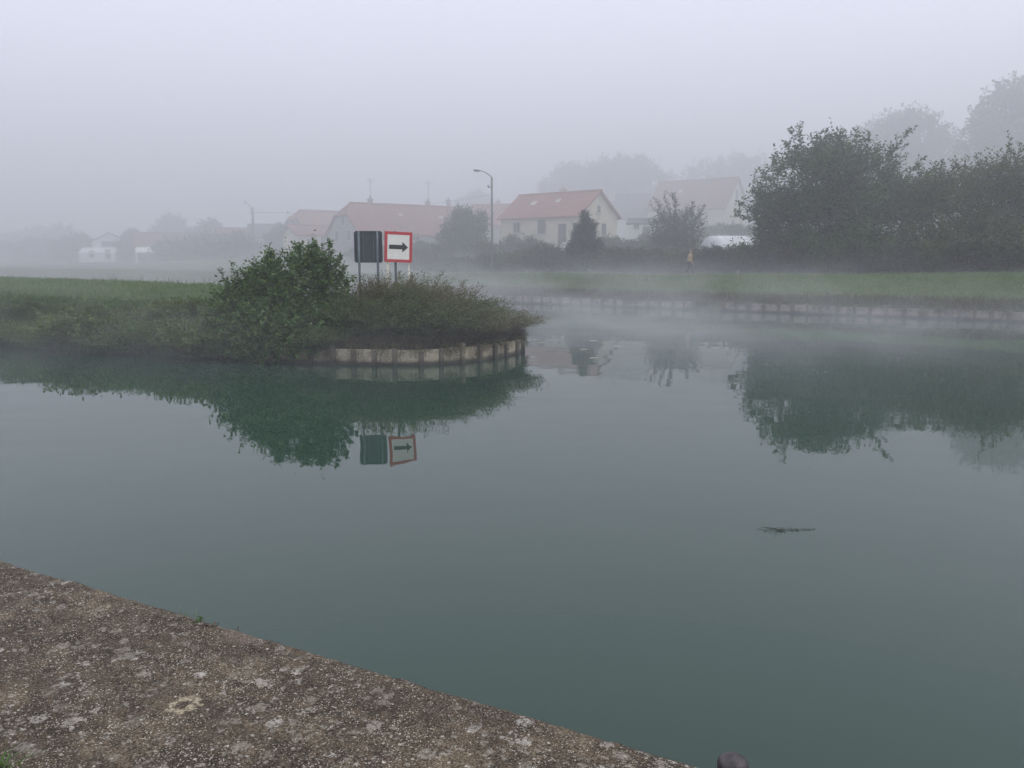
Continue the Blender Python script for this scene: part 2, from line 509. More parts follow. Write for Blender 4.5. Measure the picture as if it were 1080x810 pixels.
def twig_leaves(rng, starts, dirs, lens, n, llen, lwid, droop=0.15, curve=0.25, spread=0.9):
    """leaves set alternately along bending twigs"""
    N = len(starts)
    t = (np.arange(n)[None, :] + rng.random((N, n))) / n
    t = 0.12 + 0.88 * t
    up = np.array([0, 0, 1.0])
    d = unit(dirs)
    bend = up * curve
    P = starts[:, None, :] + d[:, None, :] * (lens[:, None, None] * t[..., None]) + bend * (lens[:, None, None] * (t ** 2)[..., None])
    D = unit(d[:, None, :] + 2 * bend * t[..., None])
    rnd = rng.normal(size=(N, n, 3))
    side = unit(np.cross(D, up + rnd * 0.4))
    sgn = np.where((np.arange(n) % 2) == 0, 1.0, -1.0)[None, :, None]
    ax = D * 0.6 + side * sgn * spread + rng.normal(size=(N, n, 3)) * 0.3 + np.array([0, 0, -droop])
    wd = np.cross(ax, up + rng.normal(size=(N, n, 3)) * 0.55)
    ll = llen * rng.uniform(0.65, 1.25, (N, n)); lw = lwid * rng.uniform(0.7, 1.2, (N, n))
    return leaf_quads(P.reshape(-1, 3), ax.reshape(-1, 3), wd.reshape(-1, 3), ll.ravel(), lw.ravel())

def twig_stems(mb, starts, dirs, lens, rad, curve=0.25, every=1):
    up = Vector((0, 0, 1))
    for i in range(0, len(starts), every):
        s = Vector(starts[i]); d = Vector(dirs[i]).normalized(); L = lens[i]
        mb.tube([s, s + d * L * 0.5 + up * curve * L * 0.25, s + d * L + up * curve * L], [rad, rad * 0.7, rad * 0.3], 3, cap=False)

def crown_points(rng, lobes, n, inner=0.45):
    lob = np.array([l[:6] for l in lobes], float)
    w = lob[:, 3] * lob[:, 4] + lob[:, 4] * lob[:, 5] + lob[:, 3] * lob[:, 5]
    k = rng.choice(len(lob), n, p=w / w.sum())
    d = unit(rng.normal(size=(n, 3)))
    r = inner + (1 - inner) * np.sqrt(rng.random(n))
    r *= rng.uniform(0.8, 1.08, n)
    pts = lob[k, :3] + d * lob[k, 3:6] * r[:, None]
    return pts, d, k

def grow(rng, base, lobes, trunk_r, fork, subs, bark_k=7):
    """tapered trunk, limbs to every lobe, branches through the lobe"""
    mb = MB()
    lob = np.array([l[:6] for l in lobes], float)
    c = Vector(lob[:, :3].mean(0)); base = Vector(base)
    top = Vector((base.x * 0.4 + c.x * 0.6, base.y * 0.4 + c.y * 0.6, base.z + (c.z - base.z) * fork))
    n = 6
    pts = [base + (top - base) * (i / n) + Vector((rng.normal() * 0.12, rng.normal() * 0.12, 0)) * trunk_r * (1 if i else 0) for i in range(n + 1)]
    pts[0].z -= 0.25
    mb.tube(pts, [trunk_r * (1.45 if i == 0 else 1 - 0.5 * i / n) for i in range(n + 1)], bark_k)
    tips = []
    for l in lob:
        lc = Vector(l[:3])
        s = pts[rng.integers(3, n + 1)]
        mid = (s + lc) / 2 + Vector((rng.normal(), rng.normal(), rng.normal() * 0.5)) * 0.12 * (lc - s).length + Vector((0, 0, 0.08)) * (lc - s).length
        mb.tube([s, mid, lc], [trunk_r * 0.5, trunk_r * 0.36, trunk_r * 0.22], 5)
        for _ in range(subs):
            d = Vector(rng.normal(size=3)); d.z += 0.4; d.normalize()
            e = lc + Vector((d.x * l[3], d.y * l[4], d.z * l[5])) * 0.9
            m2 = (lc + e) / 2 + Vector(rng.normal(size=3)) * 0.08 * (e - lc).length
            mb.tube([lc, m2, e], [trunk_r * 0.2, trunk_r * 0.12, trunk_r * 0.04], 4, cap=False)
    return mb

def tree(name, label, cat, base, lobes, leaf, n_twig, twig_len, per, llen, lwid, seed, trunk_r=0.2, fork=0.6, subs=6,
         group=None, sprays=None, inner=0.45, curve=0.2, outward=0.8, stem_r=0.012, stem_every=3, droop=0.15, wild=0.06, holes=None):
    rng = np.random.default_rng(seed)
    root = empty(name, base)
    tag(root, label, cat, group)
    rel = [(l[0] - base[0], l[1] - base[1], l[2] - base[2], *l[3:6]) for l in lobes]
    grow(rng, (0, 0, 0), rel, trunk_r, fork, subs).build('trunk', BARK, root, smoothed=True)
    pts, d, k = crown_points(rng, rel, n_twig, inner)
    if holes:                                       # openings in the crown, where no twig grows
        keep = np.array([mnoise.noise(Vector(p) * holes[0]) > holes[1] for p in pts])
        pts, d = pts[keep], d[keep]; n_twig = len(pts)
    dirs = d * outward + np.array([0, 0, 0.35]) + rng.normal(size=d.shape) * 0.5
    dirs = unit(dirs)
    lens = twig_len * rng.uniform(0.55, 1.25, n_twig) * np.where(rng.random(n_twig) < wild, 1.9, 1.0)
    st = pts - dirs * lens[:, None] * 0.6
    q = [twig_leaves(rng, st, dirs, lens, per, llen, lwid, droop, curve)]
    mb = MB()
    twig_stems(mb, st, dirs, lens, stem_r, curve, stem_every)
    if sprays:
        for (p0, p1, nl) in sprays:
            a = np.array([Vector(p0) - Vector(base)], float).reshape(1, 3); b = np.array([Vector(p1) - Vector(base)], float).reshape(1, 3)
            dd = b - a; L = np.linalg.norm(dd, axis=1)
            q.append(twig_leaves(rng, a, dd, L, int(nl * 1.6), llen * 1.1, lwid * 1.1, droop, 0.0))
            twig_stems(mb, a, dd, L, stem_r * 2.2, 0.0)
            for _ in range(7):
                u = rng.uniform(0.15, 0.9)
                s = a + dd * u
                d2 = unit(dd + rng.normal(size=(1, 3)) * L * 0.55)
                l2 = L * rng.uniform(0.2, 0.42)
                q.append(twig_leaves(rng, s, d2, l2, max(6, nl // 3), llen, lwid, droop, 0.0))
                twig_stems(mb, s, d2, l2, stem_r * 1.4, 0.0)
    me = np_mesh('crown', np.concatenate(q), 4, extra=mb)
    link('crown', me, [leaf, STEM], root)
    return root

def lobes_px(Y, items, dy=0.8):
    """crown lobes measured in the photograph: (px, py, half width px, half height px[, depth shift])"""
    out = []
    for it in items:
        px, py, rw, rh = it[:4]
        sh = it[4] if len(it) > 4 else 0.0
        p = at_y(px, py, Y + sh)
        k = (Y + sh) / FPX
        out.append((p.x, p.y, p.z, rw * k, max(rw, rh) * k * dy, rh * k))
    return out

def scrub(name, label, cat, base, radius, height, leaf, n_stem, per, llen, lwid, seed, group=None, lean=(0, 0), arch=0.7, drop=0.0):
    """many arching stems from one rootstock"""
    rng = np.random.default_rng(seed)
    root = empty(name, base)
    tag(root, label, cat, group)
    a = rng.random(n_stem) * 2 * math.pi
    rr = np.sqrt(rng.random(n_stem))
    st = np.stack([np.cos(a) * rr * radius * 0.45, np.sin(a) * rr * radius * 0.45, np.full(n_stem, -0.05)], 1)
    hh = height * rng.uniform(0.55, 1.12, n_stem) * (1 - 0.35 * rr ** 2)
    out = radius * (0.25 + 0.75 * rr) * rng.uniform(0.5, 1.1, n_stem) * arch
    tip = np.stack([st[:, 0] + np.cos(a) * out + lean[0] * hh, st[:, 1] + np.sin(a) * out + lean[1] * hh, hh], 1)
    ctl = np.stack([st[:, 0] + np.cos(a) * out * 0.25, st[:, 1] + np.sin(a) * out * 0.25, hh * (0.75 + drop)], 1)
    tt = 0.1 + 0.9 * (np.arange(per)[None, :] + rng.random((n_stem, per))) / per
    t = tt[..., None]
    P = (1 - t) ** 2 * st[:, None] + 2 * t * (1 - t) * ctl[:, None] + t ** 2 * tip[:, None]
    D = unit(2 * (1 - t) * (ctl - st)[:, None] + 2 * t * (tip - ctl)[:, None])
    up = np.array([0, 0, 1.0])
    side = unit(np.cross(D, up + rng.normal(size=P.shape) * 0.8))
    sg = np.where((np.arange(per) % 2) == 0, 1.0, -1.0)[None, :, None]
    ax = D * 0.7 + side * sg * 0.9 + rng.normal(size=P.shape) * 0.35
    P = P + side * sg * rng.uniform(0.0, 0.07, P.shape[:2])[..., None]
    wd = np.cross(ax, up + rng.normal(size=P.shape) * 0.6)
    sh = (n_stem, per)
    q = leaf_quads(P.reshape(-1, 3), ax.reshape(-1, 3), wd.reshape(-1, 3),
                   (llen * rng.uniform(0.6, 1.3, sh)).ravel(), (lwid * rng.uniform(0.7, 1.2, sh)).ravel())
    mb = MB()
    for i in range(n_stem):
        s, c, e = Vector(st[i]), Vector(ctl[i]), Vector(tip[i])
        mb.tube([s, s * 0.49 + c * 0.42 + e * 0.09, s * 0.16 + c * 0.48 + e * 0.36, e], [0.008, 0.006, 0.005, 0.003], 3, cap=False)
    mb.build('stems', STEM, root)
    link('foliage', np_mesh('foliage', q, 4), leaf, root)
    return root

def blades(name, label, cat, pts, h, w, mat, seed, lean=0.35):
    rng = np.random.default_rng(seed)
    N = len(pts)
    pts = np.asarray(pts, float)
    a = rng.random(N) * 2 * math.pi
    hh = h * rng.uniform(0.4, 1.25, N) if not hasattr(h, '__len__') else np.asarray(h) * rng.uniform(0.5, 1.25, N)
    ww = w * rng.uniform(0.6, 1.3, N)
    wd = np.stack([np.cos(a), np.sin(a), np.zeros(N)], 1)
    ln = rng.normal(size=(N, 2)) * lean
    mid = pts + np.stack([ln[:, 0] * hh * 0.3, ln[:, 1] * hh * 0.3, hh * 0.6], 1)
    tip = pts + np.stack([ln[:, 0] * hh, ln[:, 1] * hh, hh * (1 - 0.2 * np.abs(ln[:, 0]))], 1)
    W = ww[:, None] * 0.5
    b = pts - np.array([0, 0, 0.03])
    q = np.stack([b - wd * W, b + wd * W, mid + wd * W * 0.8, tip], 1)
    q2 = np.stack([b - wd * W, mid + wd * W * 0.8, tip, mid - wd * W * 0.8], 1)
    o = link(name, np_mesh(name, np.concatenate([q2]), 4), mat)
    tag(o, label, cat, kind='stuff')
    return o

# ------------------------------------------------------------------ terrain
def build_ground():
    ts = [-400, -150, -60, -20, -5, -0.6, -0.12, 0.0] + list(np.arange(0.5, 14, 0.5)) + list(np.arange(14, 60, 2.0)) + list(np.arange(60, 300, 12)) + [350, 450, 700, 1200, 2200]
    ss = [-2200, -1000, -500, -300, -200] + list(np.arange(-150, -40, 6)) + list(np.arange(-40, 60, 1.2)) + list(np.arange(60, 200, 6)) + [220, 300, 500, 1000, 2200]
    vs = []
    for t in ts:
        for s in ss:
            x = BANK_O[0] + BANK_E[0] * s + BANK_N[0] * t
            y = BANK_O[1] + BANK_E[1] * s + BANK_N[1] * t
            z = gh(x, y) if t >= 0 else -1.5
            vs.append((x, y, z))
    n = len(ss)
    fs = [(i * n + j, i * n + j + 1, (i + 1) * n + j + 1, (i + 1) * n + j) for i in range(len(ts) - 1) for j in range(n - 1)]
    fs = [f[::-1] for f in fs]
    me = bpy.data.meshes.new('ground'); me.from_pydata(vs, [], fs); me.update()
    tag(link('ground', me, M_GROUND, smoothed=True), 'misty grass bank and gardens beyond the canal', kind='structure')
    mb = MB()
    mb.add([(-900, -300, 0), (900, -300, 0), (900, 900, 0), (-900, 900, 0)], [(0, 1, 2, 3)])
    tag(mb.build('water', M_WATER), 'still green canal water', kind='structure')
build_ground()

# headland: front waterline, left to right, then round the nose and back
FRONT = [(-60, 44), (-45, 38), (-30, 31.5), (-22, 28.2), (-16.1, 25.9), (-12.5, 24.2), (-8.9, 22.9), (-6.4, 22.1), (-4.67, 21.75), (-3.26, 21.45), (-2.4, 21.5), (-1.68, 21.8), (-0.95, 22.4), (-0.5, 23.0), (0.02, 23.9), (0.2, 24.5)]
BACK = [(-80, 90), (-62, 76), (-45, 63), (-34, 56), (-26, 50.5), (-20, 46.5), (-15, 42.5), (-11.5, 38), (-8.6, 32.4), (-6.2, 31), (-4.4, 29.9), (-2.9, 28.8), (-1.6, 27.8), (-0.7, 26.8), (0.02, 25.8), (0.22, 25.0)]

def lerp_poly(P, u):
    x = u * (len(P) - 1); i = min(len(P) - 2, int(x)); f = x - i
    return (P[i][0] + (P[i + 1][0] - P[i][0]) * f, P[i][1] + (P[i + 1][1] - P[i][1]) * f)

def head_h(u, v, x, y):
    w = math.hypot(*(np.array(lerp_poly(FRONT, u)) - np.array(lerp_poly(BACK, u))))
    d = min(v, 1 - v) * w
    wall = smooth((x + 8.5) / 3.0)                     # 1 where the nose is walled
    top = 1.62 - 0.95 * smooth((x + 9) / 9)
    slope = -0.25 + 1.22 * smooth(d / 2.6) + (top - 0.97) * smooth((d - 1.5) / 9.0) if wall < 1 else 0
    walled = 0.40 + (top - 0.40) * smooth(d / 3.0)
    z = slope * (1 - wall) + walled * wall
    return z + 0.07 * mnoise.noise(Vector((x * 0.7, y * 0.7, 0))) * smooth(d / 1.0)

HEAD = {}
def build_headland():
    nu, nv = 150, 40
    vs, fs = [], []
    us = np.linspace(0, 1, nu); vv = [smooth(k / (nv - 1)) * 0.5 + 0.5 * k / (nv - 1) for k in range(nv)]
    for u in us:
        f, b = lerp_poly(FRONT, u), lerp_poly(BACK, u)
        for v in vv:
            x = f[0] + (b[0] - f[0]) * v; y = f[1] + (b[1] - f[1]) * v
            vs.append((x, y, head_h(u, v, x, y)))
    for i in range(nu - 1):
        for j in range(nv - 1):
            fs.append((i * nv + j, (i + 1) * nv + j, (i + 1) * nv + j + 1, i * nv + j + 1))
    # skirt down into the water
    b0 = len(vs)
    rim = [i * nv for i in range(nu)] + [(nu - 1) * nv + j for j in range(1, nv)] + [i * nv + nv - 1 for i in range(nu - 2, -1, -1)]
    for r in rim:
        vs.append((vs[r][0], vs[r][1], -1.4))
    for i in range(len(rim) - 1):
        fs.append((rim[i + 1], rim[i], b0 + i, b0 + i + 1))
    me = bpy.data.meshes.new('headland'); me.from_pydata(vs, [], fs); me.update()
    tag(link('headland', me, M_GROUND, smoothed=True), 'grassy tongue of land between the two canal arms', kind='structure')
    from mathutils.bvhtree import BVHTree
    HEAD['bvh'] = BVHTree.FromPolygons(vs, fs)
build_headland()

def hz(x, y):
    h = HEAD['bvh'].ray_cast(Vector((x, y, 50)), Vector((0, 0, -1)))
    return h[0].z if h[0] else 0.0

# ------------------------------------------------------------------ quay
def build_quay():
    rng = np.random.default_rng(5)
    xs = [-45, -20, -8, -3, -1.5, -0.7] + list(np.arange(-0.4, 4.4, 0.015)) + [4.6, 5.2, 6.5, 9, 16, 40]
    ys = list(np.arange(0.0, 0.06, 0.01)) + list(np.arange(0.06, 2.0, 0.02)) + [2.1, 2.4, 3, 4, 6, 10, 20, 40]
    vs, fs = [], []
    for x in xs:
        e = 0.010 * mnoise.noise(Vector((x * 2.2, 0, 0))) + 0.008 * mnoise.noise(Vector((x * 9, 7, 0))) + 0.006 * mnoise.noise(Vector((x * 31, 3, 0)))
        for y in ys:
            z = 0.010 * mnoise.noise(Vector((x * 1.3, y * 1.3, 1))) + 0.005 * mnoise.noise(Vector((x * 7, y * 7, 5))) + 0.0035 * mnoise.noise(Vector((x * 24, y * 24, 9)))
            z -= 0.012 * max(0, 1 - y / 0.035) ** 2
            vs.append((x, y - 0.022 * max(0, 1 - y / 0.5) + e * max(0, 1 - y / 0.3), z))
    n = len(ys)
    for i in range(len(xs) - 1):
        for j in range(n - 1):
            fs.append((i * n + j, i * n + j + 1, (i + 1) * n + j + 1, (i + 1) * n + j))
    b = len(vs)
    for i, x in enumerate(xs):
        vs.append((vs[i * n][0], vs[i * n][1] - 0.004, -0.06)); vs.append((x, 0.03, -3.0))
    for i in range(len(xs) - 1):
        fs.append((i * n, (i + 1) * n, b + 2 * i + 2, b + 2 * i))
        fs.append((b + 2 * i, b + 2 * i + 2, b + 2 * i + 3, b + 2 * i + 1))
    me = bpy.data.meshes.new('quay'); me.from_pydata(vs, [], fs); me.update()
    o = link('quay', me, M_QUAY, smoothed=True)
    o.matrix_world = QM
    tag(o, 'lichen spotted concrete quay in front', kind='structure')
build_quay()

def build_bollard():
    p = at_z(773, 803, QZ + 0.25)
    root = empty('bollard', (p.x, p.y, QZ))
    tag(root, 'small black iron mooring bollard with domed cap at the quay edge', 'bollard')
    mb = MB(); mb.lathe([(0.11, 0), (0.11, 0.012), (0.05, 0.016), (0.040, 0.03), (0.0385, 0.22)], k=28); mb.build('post', M_IRON, root, smoothed=True)
    mb = MB(); mb.lathe([(0.0388, 0.221), (0.0412, 0.226), (0.0412, 0.243), (0.039, 0.252), (0.031, 0.259), (0.018, 0.263), (0.002, 0.264)], k=28)
    mb.build('cap', M_IRON, root, smoothed=True)
build_bollard()

# ------------------------------------------------------------------ piled walls
def piled_wall(name, label, pts, pitch, post_w, top, panel_h, post_top, seed, spare=(), timber=(), out=0.0):
    rng = np.random.default_rng(seed)
    pts = [Vector((*p, 0)) for p in pts]
    seg = [0.0]
    for a, b in zip(pts, pts[1:]): seg.append(seg[-1] + (b - a).length)
    def at(d):
        d = min(max(d, 0), seg[-1])
        for i in range(len(pts) - 1):
            if d <= seg[i + 1] + 1e-9:
                f = (d - seg[i]) / (seg[i + 1] - seg[i]); return pts[i].lerp(pts[i + 1], f)
        return pts[-1]
    root = empty(name, (pts[len(pts) // 2].x, pts[len(pts) // 2].y, 0))
    tag(root, label, 'wall')
    O = root.location.copy() - Vector((0, 0, 0))
    d, k = 0.0, 0
    while d < seg[-1] - 0.2 and k < 98:
        w = pitch * rng.uniform(0.88, 1.12)
        a, b = at(d), at(min(d + w, seg[-1]))
        nn = (b - a).normalized(); nn = Vector((nn.y, -nn.x, 0)) * out; a, b = a + nn, b + nn
        e = (b - a); L = e.length; e.normalize()
        n = Vector((e.y, -e.x, 0))
        M = Matrix(((e.x, -n.x, 0), (e.y, -n.y, 0), (0, 0, 1)))
        if k not in spare:
            mb = MB(); c = (a + b) / 2 - n * 0.03
            h = panel_h + rng.uniform(-0.02, 0.02)
            mb.box((c.x - O.x, c.y - O.y, (h - 1.2) / 2), (L - 0.01, 0.09, h + 1.2), M, bev=0.012)
            mb.build('panel', M_PANEL if out else M_PANELF, root)
        mb = MB(); pw = post_w * rng.uniform(0.75, 1.25); zt = post_top * rng.uniform(0.82, 1.12)
        if k in timber:
            mb.tube([(a.x - O.x + n.x * .05, a.y - O.y + n.y * .05, -1.2), (a.x - O.x + n.x * .05, a.y - O.y + n.y * .05, zt + 0.12), (a.x - O.x + n.x * .05, a.y - O.y + n.y * .05, zt + 0.15)], [0.075, 0.07, 0.045], 10)
            mb.build('timber_pile', M_TIMBER, root, smoothed=True)
        else:
            mb.box((a.x - O.x + n.x * 0.02, a.y - O.y + n.y * 0.02, (zt - 1.2) / 2), (pw, 0.14, zt + 1.2), M, bev=0.015)
            mb.build('post', M_POST, root)
        d += w; k += 1
    return root

nose = [p for p in FRONT if p[0] > -6.5] + [(0.28, 25.1)] + [p for p in BACK[::-1] if p[0] > -3.5][0:]
piled_wall('retaining_wall', 'curved low wall of pale concrete panels round the nose of the headland', nose, 0.60, 0.13, 0.45, 0.40, 0.43, 3, timber=(9,), out=0.07)
S0, S1 = -26.0, 20.0
far = [(BANK_O[0] + BANK_E[0] * s - BANK_N[0] * 0.12, BANK_O[1] + BANK_E[1] * s - BANK_N[1] * 0.12) for s in (S1, S0)]
piled_wall('retaining_wall', 'long straight low wall of concrete panels along the far bank', far, 0.70, 0.16, 0.5, 0.42, 0.5, 4, spare=(36, 37))

# ------------------------------------------------------------------ signs
def build_signs():
    Y = 25.0
    # grey sign seen from behind
    c = at_y(388.5, 260.4, Y)
    z0 = hz(c.x, c.y)
    root = empty('back_turned_sign', (c.x, c.y, z0), R(4))
    tag(root, 'dark grey back of a sign turned away, on two grey posts', 'sign')
    h = c.z - z0
    mb = MB(); mb.box((0, 0, h), (0.80, 0.03, 0.90), bev=0.012)
    bd = mb.build('board', M_BACK, root)
    mb = MB()
    for s in (-1, 1):
        mb.box((s * 0.405, -0.012, h), (0.022, 0.06, 0.86))
    mb.box((0, -0.012, h + 0.455), (0.76, 0.06, 0.022)); mb.box((0, -0.012, h - 0.455), (0.76, 0.06, 0.022))
    mb.build('rim', M_BACK, bd)
    for dx in (-0.275, 0.275):
        mb = MB(); mb.tube([(dx, -0.06, -0.3), (dx, -0.06, h + 0.47)], 0.036, 10); mb.build('post', M_GALV, root, smoothed=True)
        mb = MB(); mb.box((dx * 0.55, -0.022, h), (0.02, 0.014, 0.84)); mb.build('rib', M_GALV, bd)
        for dz in (-0.28, 0.28):
            mb = MB(); mb.box((dx, -0.05, h + dz), (0.12, 0.05, 0.04)); mb.build('bracket', M_GALV, bd)
    # red and white arrow sign
    c = at_y(420, 260.6, Y)
    z0 = hz(c.x, c.y)
    root = empty('arrow_sign', (c.x, c.y, z0), R(26))
    tag(root, 'square white sign with red border and black arrow pointing right', 'sign')
    h = c.z - z0
    bd = empty('board', (0, 0, h)); bd.parent = root; bd.rotation_euler = (0, R(2.2), 0)
    mb = MB(); mb.box((0, 0, 0), (0.86, 0.03, 0.90), bev=0.01); mb.build('backing', M_GALV, bd)
    mb = MB()
    bw = 0.085
    for s in (-1, 1):
        mb.box((s * (0.43 - bw / 2), -0.020, 0), (bw, 0.012, 0.90))
        mb.box((0, -0.020, s * (0.45 - bw / 2)), (0.86 - 2 * bw, 0.012, bw))
    mb.build('border', M_RED, bd)
    mb = MB(); mb.box((0, -0.018, 0), (0.86 - 2 * bw - 0.002, 0.006, 0.90 - 2 * bw - 0.002)); mb.build('face', M_WHITE, bd)
    mb = MB(); mb.prism([(-0.29, -0.062), (0.12, -0.062), (0.12, -0.155), (0.30, 0.0), (0.12, 0.155), (0.12, 0.062), (-0.29, 0.062)], -0.026, -0.0225)
    mb.build('arrow', M_BLACK, bd)
    for dx in (-0.33, 0.33):
        mb = MB(); mb.tube([(dx, 0.05, -0.3), (dx, 0.05, h + 0.35)], 0.034, 10); mb.build('post', M_CREAMPOST, root, smoothed=True)
    mb = MB(); mb.tube([(-0.06, 0.10, -0.3), (-0.06, 0.10, h + 0.47)], 0.04, 10); mb.build('support_post', M_GALV, root, smoothed=True)
build_signs()

# ------------------------------------------------------------------ headland plants
tree('big_bush', 'large dark green leafy bush beside the grey sign', 'bush', (at_z(300, 372, 0.35).x, 23.2, 0.45),
     lobes_px(23.2, [(318, 300, 40, 36), (345, 298, 22, 30, 0.3), (290, 318, 40, 40, -0.3), (262, 318, 30, 30, 0.2), (240, 328, 24, 24), (300, 345, 60, 34, -0.6),
                     (345, 345, 34, 32, -0.4), (255, 352, 40, 26, -0.3), (235, 362, 28, 20, -0.5), (285, 366, 45, 20, -0.9), (330, 364, 40, 20, -1.0), (268, 300, 18, 22), (362, 352, 20, 24, -0.6), (334, 272, 14, 16), (312, 274, 12, 14), (284, 282, 10, 18), (362, 326, 14, 24)]),
     LEAF_BUSH, 4600, 0.36, 10, 0.10, 0.062, 11, 0.06, 0.5, 6, inner=0.3, stem_r=0.004, stem_every=4,
     sprays=[(at_y(a, b, 23.2), at_y(c, d, 23.2), n) for a, b, c, d, n in
             [(288, 285, 282, 259, 16), (292, 288, 296, 266, 12), (315, 275, 318, 255, 16), (330, 272, 333, 254, 16), (346, 275, 349, 253, 16), (352, 285, 362, 268, 12),
              (360, 305, 374, 292, 14), (245, 310, 232, 285, 14), (248, 310, 246, 275, 14), (236, 318, 222, 303, 12), (358, 295, 364, 280, 10), (270, 295, 270, 275, 12), (240, 335, 214, 326, 12)]])
rngp = np.random.default_rng(77)
SCR = [  # px, top py, Y, radius, label detail
    (372, 318, 22.7, 0.85, 1, 'green brown scrub between the big bush and the back-turned sign'),
    (392, 300, 23.6, 0.85, 0, 'tallest brown scrub in front of the back-turned sign posts'),
    (418, 298, 24.0, 0.9, 0, 'brown scrub hiding the foot of the arrow sign'),
    (446, 298, 24.3, 0.9, 0, 'brown scrub just right of the arrow sign'),
    (476, 306, 24.4, 0.95, 0, 'rounded brown scrub midway along the headland nose'),
    (506, 318, 24.6, 0.9, 1, 'lower brown scrub sloping towards the headland tip'),
    (532, 332, 24.9, 0.8, 0, 'thin straggly scrub arching over the headland tip'),
    (400, 326, 22.5, 0.9, 1, 'green trailing scrub over the panels below the back-turned sign'),
    (436, 325, 22.4, 0.95, 1, 'low green and rust scrub over the middle wall panels'),
    (470, 325, 22.8, 0.95, 1, 'low brown scrub hanging over the right wall panels'),
    (500, 331, 23.3, 0.85, 0, 'low tangled scrub above the last curved wall panels'),
    (336, 350, 21.9, 0.7, 1, 'green scrub between the foot of the big bush and the first wall panels'),
    (424, 312, 23.2, 0.9, 1, 'green scrub in the middle of the mound below the arrow sign'),
    (458, 314, 23.5, 0.9, 0, 'rust tinted scrub in the middle of the mound right of the arrow sign'),
    (490, 322, 23.9, 0.9, 1, 'green scrub in the middle of the mound towards the headland tip'),
]
for i, (px, py, Y, rad, g, lab) in enumerate(SCR):
    p = at_y(px, py, Y); z = hz(p.x, p.y)
    scrub('scrub_bush', lab, 'bush', (p.x, p.y, z), rad, max(0.5, (p.z - z) * 1.22), (LEAF_SCRUB, LEAF_SCRUBG)[g], 170, 36, 0.066, 0.034, 100 + i,
          'scrub bushes on the headland nose', lean=(0.12, -0.05) if i < 6 else (0.3, -0.25), arch=0.8 if i not in (6, 9, 10) else 1.25, drop=0.2 if i >= 6 else 0)

BNK = [(10, 332, 26.6, 1.5), (55, 336, 25.6, 1.4), (98, 330, 25.2, 1.5), (140, 334, 24.4, 1.4), (178, 328, 24.2, 1.4), (212, 338, 23.3, 1.2), (35, 322, 28.2, 1.3), (120, 322, 26.8, 1.3), (196, 318, 25.5, 1.1)]
BL = ['dark weedy shrub at the extreme end of the waterside bank', 'low dark shrub second along the waterside bank', 'taller green shrub third along the waterside bank', 'dark shrub midway along the waterside bank',
      'yellow green shrub near the big bush on the bank', 'low shrub growing into the side of the big bush', 'upper bank shrub under the grass at the picture edge', 'upper bank shrub midway up the grass slope', 'upper bank shrub closest to the big bush']
for i, (px, py, Y, rad) in enumerate(BNK):
    p = at_y(px, py, Y); z = max(0.0, hz(p.x, p.y))
    scrub('bank_shrub', BL[i], 'bush', (p.x, p.y, z), rad, max(0.45, (p.z - z) * (0.8, 1.0, 1.15)[i % 3]), (LEAF_BANK, LEAF_BUSH, LEAF_BANKY)[i % 3], 170, 36, (0.085, 0.07, 0.12)[i % 3], (0.045, 0.035, 0.07)[i % 3], 200 + i, 'shrubs along the headland bank', arch=0.95, lean=(0, -0.12))

def head_points(n, u0, u1, v0, v1, rng):
    out = []
    for _ in range(n):
        u = u0 + (u1 - u0) * rng.random(); v = v0 + (v1 - v0) * rng.random()
        f, b = lerp_poly(FRONT, u), lerp_poly(BACK, u)
        x = f[0] + (b[0] - f[0]) * v; y = f[1] + (b[1] - f[1]) * v
        out.append((x, y, hz(x, y)))
    return np.array(out)
pts = np.concatenate([head_points(42000, 0.13, 0.55, 0.08, 0.75, rngp), head_points(9000, 0.5, 1.0, 0.03, 0.9, rngp)])
blades('grass', 'short wet grass on the headland', 'grass', pts, 0.17, 0.022, GRASS, 21)
pts = head_points(16000, 0.13, 0.55, 0.0, 0.16, rngp); pts[:, 2] = np.maximum(pts[:, 2], -0.02)
blades('bankside_weeds', 'rank weeds and reeds along the headland waterline', 'weeds', pts, 0.5, 0.03, LEAF_BANK, 22, 0.5)
pts = head_points(700, 0.15, 0.5, 0.45, 0.6, rngp)
blades('seed_stalks', 'dry seed stalks along the crest of the headland grass', 'weeds', pts, 0.36, 0.014, DRYWEED, 23, 0.25)
pts = head_points(9000, 0.5, 1.0, 0.0, 0.08, rngp)
blades('hanging_stems', 'brown dead stems at the foot of the scrub', 'weeds', pts, 0.34, 0.018, DRYWEED, 24, 0.9)

